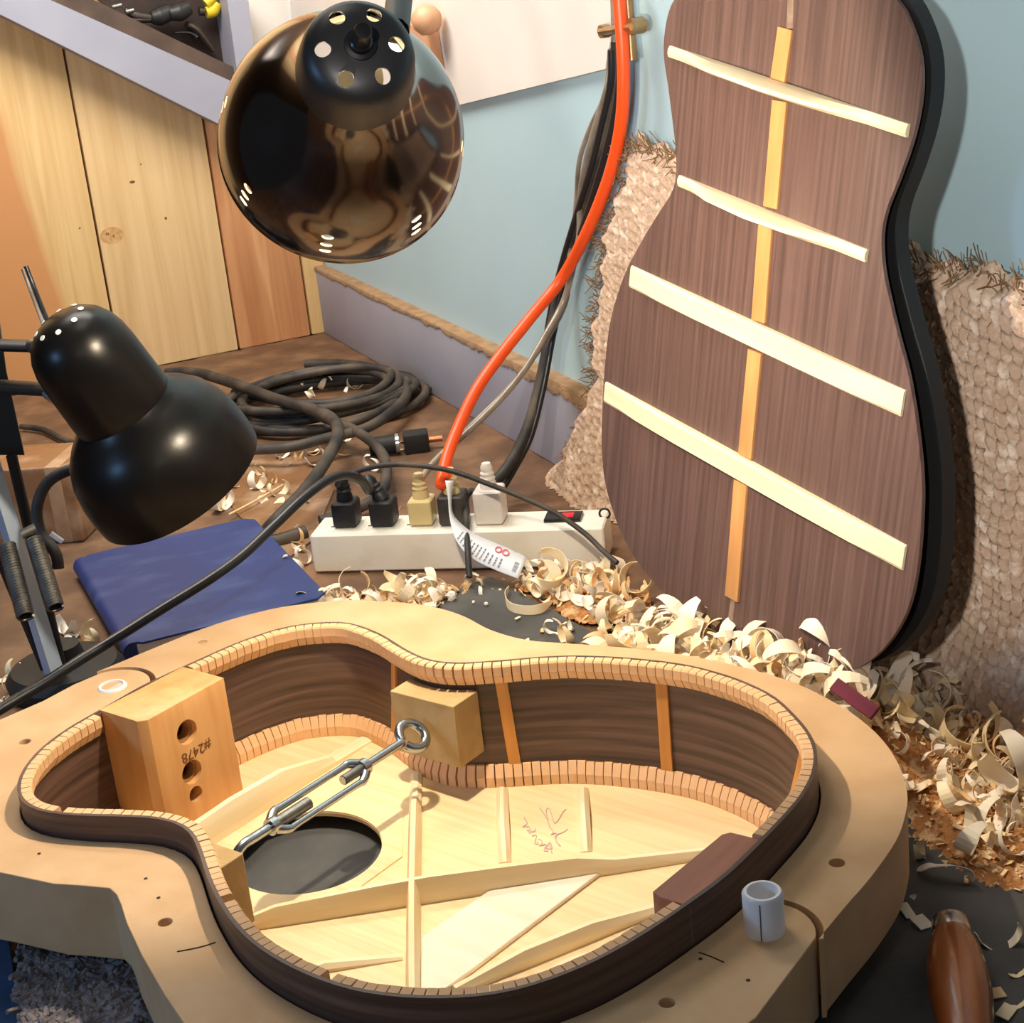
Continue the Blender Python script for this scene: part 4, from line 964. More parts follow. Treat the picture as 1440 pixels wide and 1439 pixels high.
pl = bpy.data.lights.new('lamp_light', 'POINT'); pl.energy = 9.3; pl.color = (1.0, 0.86, 0.68); pl.shadow_soft_size = 0.008
plo = bpy.data.objects.new('lamp_light', pl); COL.objects.link(plo); plo.location = cc - cax * 0.001

# ------------------------------------------------------------------ power strip
s0 = at(442, 806, ZB); s1_ = at(853, 797, ZB); sx = (s1_ - s0).normalized(); sy = V((-sx.y, sx.x, 0)); SL = (s1_ - s0).length
sm = M.Identity(4)
for i in range(3): sm[i][0] = sx[i]; sm[i][1] = sy[i]; sm[i][3] = s0[i]
ps = empty('power_strip', 'dusty white power strip full of plugs behind the mould', 'power strip'); ps.matrix_world = sm
SMI = sm.inverted()
STRIPP = mat('white_abs', (240, 236, 222), (226, 216, 196), scale=30, rough=0.45, lo=0.5, hi=0.9)
box('housing', (SL / 2, 0.026, 0.020), (SL, 0.052, 0.040), STRIPP, ps, bev=0.004, seg=3)
def top_pt(px, py): return SMI @ at(px, py, ZB + 0.040)
for px_ in (480, 532, 586, 636, 685):
    c = top_pt(px_, 750)
    box('outlet', (c.x, 0.026, 0.0402), (0.030, 0.034, 0.001), mat('outlet_white', (228, 222, 208), rough=0.4), ps, bev=0.0004)
    for dx_, dy_ in ((-0.009, 0.006), (-0.009, -0.006)): box('outlet_slot', (c.x + dx_ - 0.003, 0.026 + dy_, 0.0409), (0.006, 0.0014, 0.0006), HOLE, ps)
c = top_pt(783, 752)
box('rocker_switch', (c.x, 0.028, 0.0415), (0.036, 0.022, 0.004), mat('switch_black', (18, 14, 14), rough=0.3), ps, bev=0.001)
box('pilot_lamp', (c.x + 0.004, 0.028, 0.0431), (0.012, 0.012, 0.0016), mat('red_glow', (150, 20, 24), rough=0.3, emit=(230, 30, 40), estr=0.8), ps, bev=0.0004)
tube('hook_ring', [V((c.x + 0.040 + 0.005 * math.cos(q), 0.03, 0.043 + 0.005 * math.sin(q))) for q in [i * math.pi / 6 for i in range(12)]], 0.0011, BLACKP, ps, closed=True, smooth=2)
def plug(name, label, px_, m, ring_m=None, cord=None, cord_r=0.0035, cord_m=RUBBER, size=(0.024, 0.026, 0.026), tilt=0.0, collar=True):
    o = empty(name, label, 'cable'); c = top_pt(px_, 752); T = sm @ M.Translation((c.x, 0.026, 0.0412)); o.matrix_world = T
    box('plug_body', (0, 0, size[2] / 2), size, m, o, bev=0.004, seg=3)
    lathe('strain_relief', [(0, 0.0085), (0.006, 0.0080), (0.009, 0.0068), (0.011, 0.0078), (0.013, 0.0064), (0.016, 0.0070), (0.018, 0.0056), (0.022, 0.0060), (0.026, 0.0042), (0.026, 0.0)], ring_m or m, o, (0, 0, size[2] - 0.001), (tilt, 0, 1), 20)
    if cord:
        Ti = T.inverted(); st = V((tilt * 0.024, 0, size[2] + 0.022)); tube('cord', [st] + [Ti @ V(p) for p in cord], cord_r, cord_m, o, seg=10, smooth=8)
    return o
CLEARP = mat('amber_clear_plastic', (236, 216, 158), rough=0.18, trans=0.25, spec=0.5)
# helper: cable points between two distances along the line of sight
def path(pxs, d0, d1, ease=1.0):
    n = len(pxs); return [far(x, y, lerp(d0, d1, (i / (n - 1)) ** ease)) for i, (x, y) in enumerate(pxs)]
def dist(p): return (V(p) - CAM).length
Dst = dist(at(600, 700, 0.06))
plug('extension_lead', 'thin black cord from the leftmost plug over the power strip to its right end', 480, BLACKP, None,
     path([(474, 682), (482, 672), (512, 660), (546, 654), (590, 655), (640, 664), (695, 684), (740, 702), (782, 722), (822, 750), (848, 775), (868, 792)], Dst, dist(at(868, 792, 0.02))), 0.0026, RUBBER)
plug('lamp_lead', 'thick black cord from the second plug across the blue book to the left edge', 532, BLACKP, None,
     path([(519, 690), (508, 675), (486, 668), (460, 676), (425, 702), (385, 740), (340, 782), (290, 818), (230, 855), (170, 893), (110, 930), (60, 962), (0, 998), (-60, 1035)], Dst, dist(at(0, 998, 0.03)) - 0.02, 0.9), 0.0046, RUBBER_G, tilt=-0.5)
def wall_blend(pxs, endd, offs=0.02, k0=4):
    out = []; n = len(pxs)
    for i, (x, y) in enumerate(pxs):
        dw = dist(wall(x, y, offs)) if y < 430 else None
        if dw is None: dw = last
        last = dw
        f = max(0.0, (i - k0) / (n - 1 - k0)); out.append(far(x, y, lerp(dw, endd, f ** 1.2)))
    return out
plug('clear_lead', 'translucent cord rising from the amber plug to the clip on the wall', 586, CLEARP, CLEARP,
     list(reversed(wall_blend([(862, -30), (864, 30), (863, 80), (852, 130), (838, 175), (826, 220), (816, 275), (815, 330), (806, 375), (792, 425), (768, 470), (738, 520), (700, 566), (660, 605), (620, 640), (596, 668), (586, 690)], Dst + 0.02, 0.012))), 0.0034, CLEARC)
og = plug('orange_extension_cord', 'bright orange extension cord with a white tag, running up the wall', 630, mat('dark_plug', (44, 40, 38), (74, 68, 62), scale=40, rough=0.5), CLEARP,
     list(reversed(wall_blend([(868, -30), (874, 40), (877, 100), (875, 160), (866, 215), (850, 268), (824, 330), (790, 392), (745, 448), (700, 505), (668, 552), (643, 605), (628, 645), (621, 682)], Dst, 0.026))), 0.0062, ORANGE, size=(0.026, 0.03, 0.030))
plug('white_adapter', 'white plug adapter at the right end of the row with a short dark cord', 682, mat('white_gloss', (226, 220, 214), rough=0.35), None,
     [far(678, 706, Dst + .01), far(664, 690, Dst + .02), far(655, 705, Dst + .01), far(656, 740, Dst - .03), far(658, 780, Dst - .06), far(660, 812, Dst - .07)], 0.003, RUBBER, size=(0.028, 0.03, 0.034))
# tag on the orange cord
TAGM = mat('tag_white', (228, 232, 236), rough=0.5); INK = mat('tag_ink', (120, 124, 138), rough=0.7); PINK = mat('tag_red', (236, 120, 140), rough=0.6)
og_i = og.matrix_world.inverted()
Ls = [(626, 676), (630, 700), (632, 725), (638, 752), (652, 775), (672, 790), (700, 803), (729, 814)]
Rs = [(638, 676), (635, 700), (637, 722), (650, 738), (668, 751), (690, 761), (714, 771), (741, 784)]
Lp_ = catmull([far(x, y, Dst - 0.030 - 0.006 * i) for i, (x, y) in enumerate(Ls)], 4); Rp_ = catmull([far(x, y, Dst - 0.026 - 0.004 * i) for i, (x, y) in enumerate(Rs)], 4)
vs = []; fs = []
for a, b in zip(Lp_, Rp_): vs += [og_i @ a, og_i @ b]
for i in range(len(Lp_) - 1): fs.append((2 * i, 2 * i + 1, 2 * i + 3, 2 * i + 2))
tg = mesh('tag', vs, fs, TAGM, og, smooth=True)
md = tg.modifiers.new('thick', 'SOLIDIFY'); md.thickness = 0.0004; md.offset = 0.0
def tag_pt(f, s):   # f along, s across 0..1 (left to right edge)
    i = f * (len(Lp_) - 1); k = min(int(i), len(Lp_) - 2); fr_ = i - k
    a = Lp_[k].lerp(Lp_[k + 1], fr_); b = Rp_[k].lerp(Rp_[k + 1], fr_); p = a.lerp(b, s)
    return og_i @ (p + (CAM - p).normalized() * 0.0008)
vs = []; fs = []
def ink(f0, f1, s0_, s1__):
    b0 = len(vs); vs.extend([tag_pt(f0, s0_), tag_pt(f1, s0_), tag_pt(f1, s1__), tag_pt(f0, s1__)]); fs.append((b0, b0 + 1, b0 + 2, b0 + 3))
for r_ in range(12):
    f = 0.47 + r_ * 0.034; s = 0.12
    while s < (0.62 if r_ < 8 else 0.5):
        L_ = random.uniform(0.05, 0.14); ink(f, f + 0.012, s, min(s + L_, 0.68)); s += L_ + 0.03
for k in range(9): ink(0.93, 0.96, 0.2 + 0.05 * k, 0.2 + 0.05 * k + random.uniform(0.015, 0.035))
pr = mesh('printed_lines', vs, fs, INK, tg); pr['kind'] = 'stuff'
for f, s in ((0.80, 0.80), (0.855, 0.80)):
    tube('red_seal', [tag_pt(f + 0.022 * math.cos(q), s + 0.11 * math.sin(q)) for q in [i * math.pi / 5 for i in range(10)]], 0.0007, PINK, tg, closed=True, smooth=2, seg=6)

# other cables in the bundle on the wall
def wcable(label, pxs, r, m, off, endd, cat='cable', name='wall_cable', k0=4):
    o = tube(name, wall_blend(pxs, endd, off, k0), r, m, None, seg=10, smooth=8); tag(o, label, cat)
base = [(868, 60), (866, 110), (856, 165), (838, 235), (818, 300), (800, 360), (785, 420), (772, 480), (757, 550), (738, 612), (712, 660), (690, 682)]
De = dist(at(690, 685, 0.02))
wcable('thick black cable of the wall bundle, ending behind the white adapter', base, 0.0062, RUBBER, 0.012, De)
wcable('black cable hanging at the left side of the wall bundle', [(860, 70), (859, 115), (848, 168), (830, 240), (811, 302), (793, 362), (778, 420), (768, 478), (760, 540), (742, 606), (718, 655), (700, 676)], 0.0036, RUBBER_G, 0.018, De + 0.03)
wcable('black cable hanging closest to the orange cord', [(872, 70), (870, 120), (862, 172), (845, 238), (826, 300), (808, 356), (792, 412), (778, 470), (764, 545), (746, 615), (722, 662), (705, 690)], 0.0036, RUBBER_G, 0.020, De + 0.02)
wcable('grey translucent twin cable at the left edge of the wall bundle', [(858, 70), (852, 130), (830, 180), (815, 225), (811, 275), (806, 330), (800, 370), (797, 420), (778, 462), (745, 510), (706, 556), (665, 596), (640, 622)], 0.0026, CLEARC, 0.010, Dst + 0.06)
# clip and brass post
cp = room_empty('cable_clip', 'brown metal clip holding the cable bundle on the wall', 'clip')
a, b = ROOMI @ wall(848, 44, 0.022), ROOMI @ wall(892, 37, 0.022)
tube('clip_bar', [a, b], 0.0064, BRASS, cp, seg=8, smooth=0, flat=0.6)
tube('clip_side', [V((b.x - 0.003, 0.011, b.z)), V((b.x - 0.003, 0.025, b.z))], 0.0075, BRASS, cp, seg=8, smooth=0); tube('clip_side', [V((a.x, 0.016, a.z)), V((a.x, 0.025, a.z))], 0.0062, BRASS, cp, seg=8, smooth=0)
a, b = ROOMI @ wall(880, -30, 0.016), ROOMI @ wall(889, 84, 0.016)
tube('brass_stop', [a, b], 0.0055, BRASS, cp, seg=10, smooth=0)

# ------------------------------------------------------------------ coiled cables on the bench
cen = at(452, 566, 0.0)
coil = empty('coiled_cable', 'loose coil of dusty dark cable on the bench by the wooden wall', 'cable', (cen.x, cen.y, ZB))
P = []
for i in range(7 * 24 + 1):
    th = i / 24 * 2 * math.pi; k = i / 24
    rx = 0.135 - 0.006 * k + 0.008 * math.sin(th * 0.37 + 1); ry = 0.115 - 0.004 * k + 0.008 * math.sin(th * 0.61)
    ox = 0.012 * math.sin(k * 2.1); oy = 0.014 * math.cos(k * 1.7)
    P.append((ox + rx * math.cos(th), oy + ry * math.sin(th), 0.006 + 0.0042 * k + 0.003 * math.sin(th * 2 + k)))
tube('coil', P, 0.0056, RUBBER, coil, seg=9, smooth=2)
def bench_cable(label, pxz, r, m=RUBBER, name='bench_cable'):
    o = tube(name, [at(x, y, ZB + z) for x, y, z in pxz], r, m, None, seg=10, smooth=8); return tag(o, label, 'cable')
bench_cable('thick black cable sweeping from the black lamp round to the blue book', [(235, 525, .03), (275, 524, .035), (330, 540, .04), (390, 562, .045), (440, 576, .045), (470, 592, .045), (474, 616, .045), (456, 652, .04), (425, 694, .036), (392, 728, .026), (374, 748, .012), (372, 760, .006), (392, 760, .005), (430, 748, .006)], 0.0072)
bench_cable('dark cable looping down from the coil to behind the power strip', [(330, 552, .02), (400, 566, .03), (450, 586, .03), (500, 606, .03), (536, 636, .026), (543, 670, .022), (530, 700, .014), (480, 724, .008), (450, 733, .007)], 0.0062)
bench_cable('black cable crossing the middle of the coil', [(240, 640, .012), (320, 634, .02), (400, 630, .025), (460, 616, .028), (520, 600, .028), (565, 566, .026), (570, 545, .022), (540, 522, .016), (490, 512, .01), (430, 512, .008)], 0.0064)
bench_cable('thin dark cord on the bench left of the black lamp', [(30, 600, .006), (60, 604, .006), (85, 616, .006), (110, 624, .006), (150, 630, .006)], 0.004)
bench_cable('thin straight pale reed lying beside the thick black cable', [(322, 724, .006), (360, 704, .006), (398, 682, .006)], 0.0013, SHAVE[2], 'reed')
cn = empty('cable_connector', 'black plug connector with two bright metal rings beside the coil', 'connector', at(580, 624, ZB))
a, b = at(540, 626, ZB + 0.012), at(622, 616, ZB + 0.012); cl0 = cn.location; d = (b - a)
box('connector_body', (a.lerp(b, 0.55) - V(cl0)), (0.03, 0.026, 0.024), BLACKP, cn, rot=M.Rotation(math.atan2(d.y, d.x), 3, 'Z'), bev=0.003)
tube('metal_ring', [a.lerp(b, 0.2) - V(cl0), a.lerp(b, 0.26) - V(cl0)], 0.0125, ZINC, cn, seg=24, smooth=0)
tube('connector_tail', [a.lerp(b, -0.25) - V(cl0), a.lerp(b, 0.2) - V(cl0)], 0.011, BLACKMATT, cn, seg=18, smooth=0)
tube('pin_end', [a.lerp(b, 0.72) - V(cl0), a.lerp(b, 1.0) - V(cl0)], 0.004, mat('copper', (190, 120, 84), rough=0.35, metal=0.9), cn, seg=12, smooth=0)

# ------------------------------------------------------------------ sawdust heap and shavings
HEAP = [(470, 838, .004), (540, 838, .005), (600, 834, .004), (745, 812, .004), (800, 826, .008), (850, 840, .016), (900, 860, .030), (950, 884, .042), (1000, 906, .040), (1060, 932, .048), (1120, 948, .060), (1180, 968, .060), (1240, 992, .042), (1290, 1035, .026), (1340, 1090, .022), (1400, 1140, .018), (1450, 1180, .014), (1370, 1050, .03), (1440, 1080, .026)]
HP = [(at(x, y, 0.045 if 880 < x < 1250 else 0.0), h) for x, y, h in HEAP]
HSIG = [0.016 if x < 830 else 0.022 if x < 960 else 0.030 for x, y, h in HEAP]
def heap_z(x, y):
    z = 0.0
    for (p, h), sg in zip(HP, HSIG):
        d2 = (x - p.x) ** 2 + (y - p.y) ** 2; z = max(z, h * math.exp(-d2 / (2 * sg * sg)))
    return ZB + z
def heap():
    xs0, xs1, ys0, ys1 = -0.22, 0.42, 0.86, 1.62; n = 230; vs = []; idx = {}; fs = []
    for i in range(n):
        for j in range(n):
            x = lerp(xs0, xs1, i / (n - 1)); y = lerp(ys0, ys1, j / (n - 1)); z = heap_z(x, y)
            if z < ZB + 0.0022 or (ROOMI @ V((x, y, z))).y < 0.012: continue
            idx[(i, j)] = len(vs); vs.append((x, y, z - 0.001 + random.uniform(0, 0.0022)))
    for (i, j) in list(idx):
        q = [(i, j), (i + 1, j), (i + 1, j + 1), (i, j + 1)]
        if all(k in idx for k in q): fs.append(tuple(idx[k] for k in q))
    o = mesh('sawdust_heap', vs, fs, SAWDUST, None, smooth=True); tag(o, 'orange brown sawdust heaped along the foot of the guitar back', 'sawdust', kind='stuff')
heap()
def inside_mould(x, y):
    p = GMI @ V((x, y, 0)); return -0.06 < p.x < 0.56 and abs(p.y) < 0.262 and (p.y < 0.245 or False) and _in(far_poly_out, p.x, p.y)
def _in(poly, x, y):
    c = False; n = len(poly); j = n - 1
    for i in range(n):
        if (poly[i].y > y) != (poly[j].y > y) and x < (poly[j].x - poly[i].x) * (y - poly[i].y) / (poly[j].y - poly[i].y) + poly[i].x: c = not c
        j = i
    return c
far_poly_out = belly + near_out + neck_side + list(reversed(far_out))
# flakes of coarse sawdust
fv = []; ff = []
for k in range(5200):
    kk = random.randrange(len(HP)); p, h = HP[kk]; sg = HSIG[kk]; x = p.x + random.gauss(0, sg * 0.9); y = p.y + random.gauss(0, sg * 0.9)
    if kk < 15 and random.random() < 0.75: continue
    if inside_mould(x, y) or (ROOMI @ V((x, y, 0))).y < 0.015: continue
    z = heap_z(x, y); s = random.uniform(0.0010, 0.0034); e = Euler((random.uniform(-.9, .9), random.uniform(-.9, .9), random.uniform(0, 6.3))).to_matrix()
    b0 = len(fv)
    for a_, b_ in ((-1, -.4), (1, -.4), (1, .4), (-1, .4)): fv.append(V((x, y, z + 0.0012)) + e @ V((a_ * s, b_ * s, random.uniform(0, .3) * s)))
    ff.append((b0, b0 + 1, b0 + 2, b0 + 3))
FL = mat('flake', (240, 196, 136), (250, 224, 176), scale=80, rough=0.8)
o = mesh('sawdust_flakes', fv, ff, FL, None, recalc=False); tag(o, 'coarse pale wood flakes strewn over the sawdust heap', 'sawdust', kind='stuff')
HUE = ('pale yellow', 'cream', 'tan', 'white')
FORM = [('wide ' if (i // 6) % 2 == 0 else 'narrow ') + ('nearly straight', 'bowed', 'C-curved', 'ring-curled', 'tightly rolled', 'corkscrew')[i % 6] for i in range(24)]
def curl_mesh(i):
    """one plane shaving: a thin ribbon rolled up along a slightly conical, skewed arc"""
    rnd = random.Random(100 + i); R = rnd.uniform(0.0055, 0.011); tk = i % 6; turn = (0.9, 1.7, 2.6, 3.8, 5.2, 6.8)[tk] * rnd.uniform(0.9, 1.1); wd = rnd.uniform(0.004, 0.0065) if (i // 6) % 2 else rnd.uniform(0.008, 0.013)
    R = R * (2.2 if tk == 0 else 1.3 if tk == 1 else 1.0)
    skew = rnd.uniform(-0.5, 0.5); n = 22; vs = []; fs = []; th_ = 0.0004
    for k in range(n):
        f = k / (n - 1); a = turn * (f - 0.5); r = R * (1 + 0.45 * f * (turn / 5)); ww = wd * min(1.0, 0.35 + 3.0 * min(f, 1 - f))
        for rr in (r, r + th_):
            for s in (-0.5, 0.5): vs.append((rr * math.sin(a), s * ww + skew * 0.006 * f * turn, R - rr * math.cos(a) + 0.001 * math.sin(3 * f + s)))
    for k in range(n - 1):
        b = k * 4; c = b + 4
        for q in ((0, 1), (1, 3), (3, 2), (2, 0)): fs.append((b + q[0], b + q[1], c + q[1], c + q[0]))
    fs += [(0, 1, 3, 2), tuple((n - 1) * 4 + q for q in (2, 3, 1, 0))]
    zmin = min(v[2] for v in vs); vs = [(x, y, z - zmin) for x, y, z in vs]
    me = bpy.data.meshes.new('wood_shaving'); me.from_pydata(vs, [], fs)
    bm = bmesh.new(); bm.from_mesh(me); bmesh.ops.recalc_face_normals(bm, faces=bm.faces[:]); bm.to_mesh(me); bm.free()
    me.polygons.foreach_set('use_smooth', [True] * len(me.polygons)); me.set_sharp_from_angle(angle=math.radians(60))
    me.materials.append(SHAVE[i % 4]); return me
NCURL = 24
CURLS = [curl_mesh(i) for i in range(NCURL)]
def shaving(x, y, z, sc, rot, label, group=None, me=None, tilt=0.6, m=None):
    o = bpy.data.objects.new('wood_shaving', me or random.choice(CURLS)); COL.objects.link(o)
    o.location = (x, y, z); o.scale = (sc, sc, sc); o.rotation_euler = rot
    tag(o, label, 'shaving', group); return o
zones = [  # (pixel polyline, count, spread in m, size range, lift, place in words, group)
    ([(462, 842), (520, 842), (590, 836), (640, 822)], 34, 0.014, (0.7, 1.15), 0.003, 'in front of the white power strip', 'shavings in front of the power strip'),
    ([(765, 808), (820, 824), (870, 838), (900, 854)], 44, 0.015, (0.9, 1.4), 0.008, 'right of the power strip', 'shavings beside the power strip'),
    ([(880, 862), (940, 890), (1000, 912), (1060, 930)], 72, 0.017, (0.9, 1.6), 0.010, 'at the foot of the guitar back', 'shavings at the foot of the guitar back'),
    ([(1060, 940), (1120, 962), (1180, 984), (1215, 990)], 40, 0.013, (1.0, 1.6), 0.012, 'under the guitar back tip', 'shavings under the tip of the guitar back'),
    ([(1235, 975), (1280, 1000), (1310, 1030), (1285, 1060)], 40, 0.016, (0.8, 1.4), 0.006, 'between the mould and the rug', 'shavings between mould and rug'),
    ([(1330, 1110), (1380, 1110), (1430, 1130), (1450, 1190)], 34, 0.020, (0.7, 1.4), 0.004, 'on sawdust at right edge', 'shavings at the right edge'),
]
litter_v = []; litter_f = [[], [], [], []]
def litter(x, y, z, sc, rot):
    k = random.randrange(NCURL); me = CURLS[k]; T = M.Translation((x, y, z)) @ Euler(rot).to_matrix().to_4x4() @ M.Scale(sc, 4); b0 = len(litter_v)
    litter_v.extend([T @ v.co for v in me.vertices]); litter_f[k % 4].extend([tuple(b0 + i for i in f.vertices) for f in me.polygons])
for pl_, cnt, spr, (sa, sb), lift, place, grp in zones:
    Q = [at(x, y, 0.042 if 875 < x < 1225 else 0.0) for x, y in pl_]
    for k in range(cnt * 4):
        f = random.random() * (len(Q) - 1); i = min(int(f), len(Q) - 2); p = Q[i].lerp(Q[i + 1], f - i)
        for _ in range(30):
            x = p.x + random.gauss(0, spr); y = p.y + random.gauss(0, spr)
            if not inside_mould(x, y): break
        else: continue
        ind = k < cnt
        z = heap_z(x, y) + (random.uniform(0.2, 1.0) * lift if ind else random.uniform(-0.002, 0.5 * lift))
        sc = random.uniform(sa, sb) * (1.0 if ind else 0.8); rot = (random.uniform(-1.1, 1.1), random.uniform(-1.1, 1.1), random.uniform(0, 6.3))
        if ind:
            c_ = random.randrange(NCURL); lab = '%s%s %s shaving %s %s' % ('small ' if sc < sa + 0.3 * (sb - sa) else 'large ' if sc > sa + 0.7 * (sb - sa) else '', FORM[c_], HUE[c_ % 4], 'lying flat' if abs(rot[0]) < 0.4 else 'tipped forward' if rot[0] > 0 else 'tipped back', place)
            shaving(x, y, z, sc, rot, lab, lab, CURLS[c_])
        else: litter(x, y, z, sc, rot)
fs = [f for q in litter_f for f in q]
o = mesh('shaving_litter', litter_v, fs, SHAVE[0], None, recalc=False); tag(o, 'dense tangle of pale shavings buried in the heap below the guitar back', 'shavings', kind='stuff')
for m_ in SHAVE[1:]: o.data.materials.append(m_)
mi = [k for k in range(4) for _ in litter_f[k]]
o.data.polygons.foreach_set('material_index', mi)
# a sprinkling on the mat beside the mould
for x, y, s in [(700, 905, .7), (722, 910, .8), (738, 904, .9), (762, 888, .9), (775, 890, .8), (800, 900, .9), (806, 884, .6), (838, 905, .8), (868, 900, .9), (850, 885, 1.0), (900, 905, 1.0), (690, 906, .6)]:
    p = at(x, y, -0.0064); shaving(p.x, p.y, -0.0066, s * 0.8, (random.uniform(-.3, .3), random.uniform(-.3, .3), random.uniform(0, 6.3)), 'small shaving on the dark mat at the far rim of the mould', 'shavings on the mat behind the mould')
# single shavings that stand out
def ribbon(name, label, pts, w0_, m, wdir=None, cat='shaving'):
    P = catmull(pts, 6); vs = []; fs = []; n = len(P)
    for i, p in enumerate(P):
        d = (P[min(i + 1, n - 1)] - P[max(i - 1, 0)]).normalized(); wv_ = (V(wdir) if wdir else V((0, 0, 1))); wv_ = (wv_ - d * wv_.dot(d)).normalized()
        nn = d.cross(wv_); f = i / (n - 1); ww = w0_ * min(1, 0.3 + 4 * min(f, 1 - f)) * 0.5
        for a_, b_ in ((-1, 0), (1, 0), (1, 1), (-1, 1)): vs.append(p + wv_ * (a_ * ww) + nn * (b_ * 0.0005))
    for i in range(n - 1):
        for k in range(4): fs.append((i * 4 + k, i * 4 + (k + 1) % 4, (i + 1) * 4 + (k + 1) % 4, (i + 1) * 4 + k))
    fs += [(0, 1, 2, 3), tuple((n - 1) * 4 + k for k in range(4))]
    o = mesh(name, vs, fs, m, None, smooth=False); smoothsharp(o, 50); tag(o, label, cat); return o
zz = -0.002
ribbon('wood_shaving', 'C-shaped pale shaving lying on the dark mat behind the mould', [at(x, y, zz) for x, y in [(716, 826), (711, 840), (718, 853), (738, 858), (760, 856), (776, 846)]], 0.009, SHAVE[0])
ribbon('wood_shaving', 'long bowed shaving on the black mat by the right side of the mould', [at(x, y, z) for x, y, z in [(1290, 1222, -.005), (1310, 1218, .002), (1340, 1217, .005), (1362, 1224, .002), (1368, 1238, -.004)]], 0.009, SHAVE[3], (0.3, -1, 0.5))
ribbon('wood_shaving', 'thin round shaving arc at the sawdust edge above the black mat', [at(x, y, -.004) for x, y in [(1375, 1192), (1400, 1193), (1425, 1207), (1440, 1226), (1445, 1240)]], 0.006, SHAVE[2])
ribbon('wood_shaving', 'straight shaving standing at the right edge below the rug', [at(x, y, z) for x, y, z in [(1412, 1085, .012), (1425, 1072, .018), (1436, 1056, .026)]], 0.008, SHAVE[3], (1, 0.2, 0.2))
for x, y, s, lab in [(1425, 1335, 1.7, 'large white curl on the black mat right of the wooden handle'), (1436, 1368, 0.9, 'small white curl under the large one, right of the wooden handle'), (1436, 1412, 0.8, 'white chip at the lower right corner'), (1285, 1262, 0.5, 'upper small chip at the foot of the mould'), (1300, 1200, 0.6, 'small chip on the black mat at its sawdust edge'), (1282, 1175, 0.5, 'topmost chip against the right side of the mould')]:
    p = at(x, y, -0.006); shaving(p.x, p.y, -0.0066, s * 0.8, (0.2, 0.3, x * 1.7), lab, None, CURLS[int(x) % 24])
def chip(px, py, sx_, sy_, rz, label, m=SHAVE[1], z=-0.0055, tilt=0.15):
    p = at(px, py, z); o = box('wood_chip', (0, 0, 0.0006), (sx_, sy_, 0.0008), m, None, bev=0.0002); o.location = (p.x, p.y, z); o.rotation_euler = (tilt, tilt * 0.5, rz); tag(o, label, 'wood chip')
chip(1296, 1298, 0.010, 0.012, 0.4, 'square pale chip leaning at the ferrule of the wooden handle'); chip(1275, 1282, 0.007, 0.014, 0.2, 'pale chip standing on the mat left of the ferrule')
chip(1415, 1424, 0.014, 0.008, 0.9, 'pale tilted chip at the bottom right corner', SHAVE[0]); chip(1400, 1398, 0.010, 0.008, 0.2, 'dull chip beside the wooden handle', SHAVE[2])
chip(728, 870, 0.007, 0.0025, 0.9, 'thin pale stick on the mat inside the C-shaped shaving', SHAVE[0])
for x, y, s in [(636, 843, .005), (684, 851, .002), (666, 848, .0015), (622, 872, .004), (712, 903, .002)]:
    p = at(x, y, -0.006); bm = bmesh.new(); bmesh.ops.create_icosphere(bm, subdivisions=2, radius=s)
    for v in bm.verts: v.co *= random.uniform(0.7, 1.15)
    me = bpy.data.meshes.new('crumb'); bm.to_mesh(me); bm.free(); o = link('crumb', me, None, SHAVE[3]); o.location = (p.x, p.y, -0.006 + s * 0.6)
    tag(o, 'white crumb on the dark mat behind the mould', 'crumb', 'crumbs on the mat')
# the purple offcut
a, b = at(1176, 964, 0.070), at(1228, 1002, 0.060); d = (b - a)
o = box('wood_offcut', (0, 0, 0), (d.length * 1.1, 0.010, 0.004), wood('purpleheart', (92, 22, 44), (118, 34, 58), axis=0, scale=60, k=0.1, rough=0.8), None, bev=0.0005)
o.matrix_world = M.Translation((a + b) / 2) @ d.to_track_quat('X', 'Z').to_matrix().to_4x4() @ M.Rotation(0.75, 4, 'X'); tag(o, 'dark red wooden offcut among the shavings below the guitar back', 'offcut')
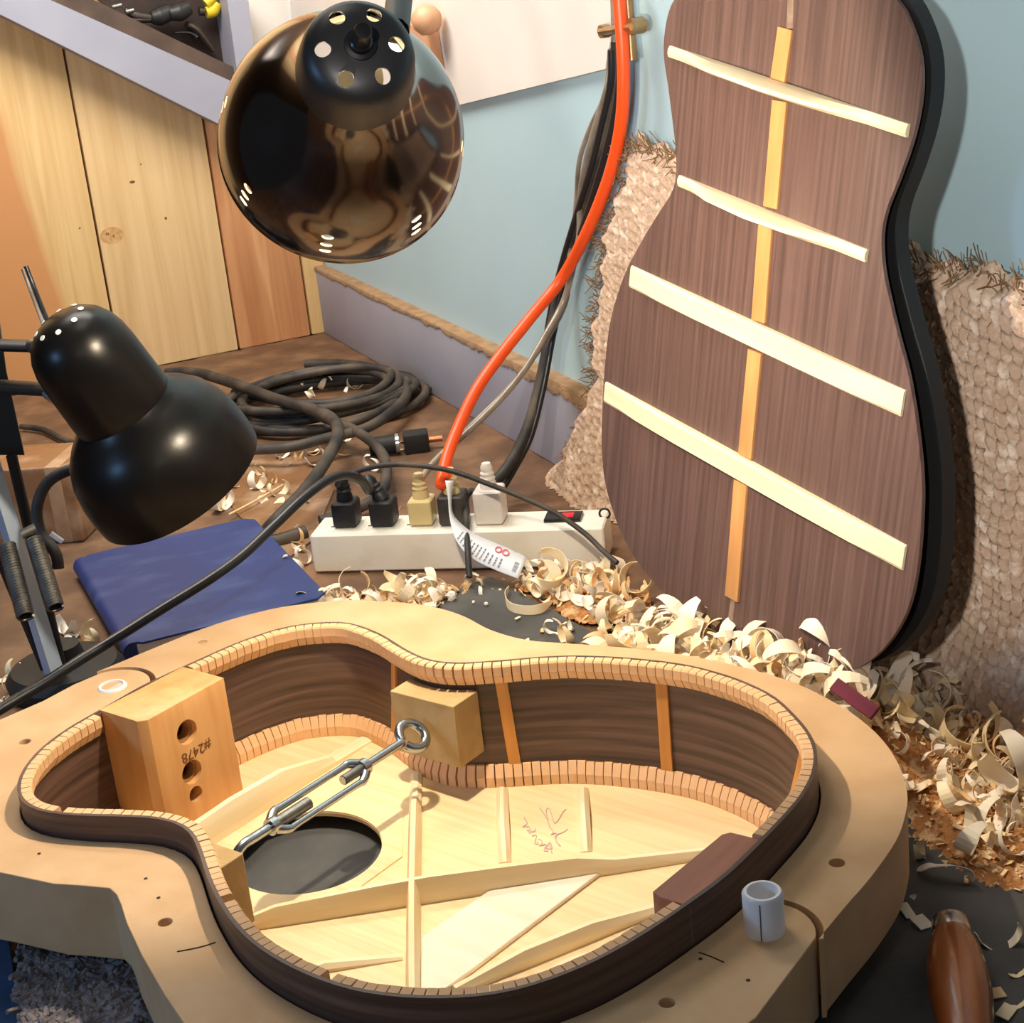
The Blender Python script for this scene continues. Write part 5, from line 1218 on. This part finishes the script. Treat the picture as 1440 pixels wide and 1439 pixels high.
# shavings on the left by the lamp base, on the bench and in the coil
for pl_, cnt, spr, lab, grp in [([(20, 960), (10, 985)], 8, 0.01, 'crumpled shaving left of the lamp base', 'shavings by the lamp base'), ([(130, 948), (150, 936), (108, 964)], 6, 0.006, 'pale curl tucked behind the far left rim of the mould', 'curls behind the left of the mould'),
                               ([(100, 890), (118, 905), (90, 905)], 6, 0.008, 'shaving between the lamp arm and the blue book', 'shavings beside the blue book'),
                               ([(440, 545), (480, 550), (430, 560)], 12, 0.02, 'dusty flake inside the cable coil', 'flakes in the coil'),
                               ([(410, 655), (440, 640), (480, 700), (545, 740), (560, 640), (400, 690), (350, 690)], 40, 0.028, 'dusty shaving on the bench behind the power strip', 'shavings behind the power strip'), ([(420, 770), (430, 800), (400, 760)], 8, 0.012, 'dusty shaving between the blue book and the power strip', 'shavings beside the strip end')]:
    for k in range(cnt):
        q = random.choice(pl_); p = at(q[0], q[1], ZB); shaving(p.x + random.gauss(0, spr), p.y + random.gauss(0, spr), ZB + 0.001, random.uniform(0.5, 1.0), (random.uniform(-.5, .5), random.uniform(-.5, .5), random.uniform(0, 6.3)), lab, grp)
# glossy packing tape on the bench
o = prism('bench_film', [(at(x, y, ZB).x, at(x, y, ZB).y) for x, y in [(300, 655), (420, 640), (470, 690), (440, 760), (400, 790), (330, 720)]], TAPE, None, ZB + 0.0012, 0.0011)
tag(o, 'shiny brown plastic film stuck on the bench between book and coil', 'film')

# ------------------------------------------------------------------ tool handle at the bottom right
hA = at(1338, 1306, 0.010); hB = at(1362, 1475, 0.012); hd = (hB - hA); HL = hd.length
th_o = empty('carving_tool', 'oval polished brown wooden tool handle with a steel ferrule, bottom right', 'tool', hA)
HW = wood('handle_wood', (128, 66, 28), (162, 92, 44), axis=2, scale=40, k=0.15, rough=0.25, coat=0.4)
T = frame(hd)
def prof_obj(name, prof, m):
    vs = []; fs = []; n = 28
    for h, r in prof:
        for k in range(n): q = 2 * math.pi * k / n; vs.append((r * math.cos(q), r * 0.82 * math.sin(q), h))
    for i in range(len(prof) - 1):
        for k in range(n): fs.append((i * n + k, i * n + (k + 1) % n, (i + 1) * n + (k + 1) % n, (i + 1) * n + k))
    fs += [tuple(range(n)), tuple((len(prof) - 1) * n + k for k in range(n))]
    o = mesh(name, vs, fs, m, th_o); o.matrix_local = T; smoothsharp(o, 45)
prof_obj('handle', [(0.006, 0.0112), (0.012, 0.0128), (0.028, 0.0158), (0.048, 0.0176), (0.070, 0.0172), (0.092, 0.0150), (0.108, 0.0135), (0.118, 0.0110), (0.122, 0.004)], HW)
prof_obj('ferrule', [(-0.008, 0.0098), (-0.006, 0.0112), (0.006, 0.0116), (0.008, 0.0112)], ZINC)
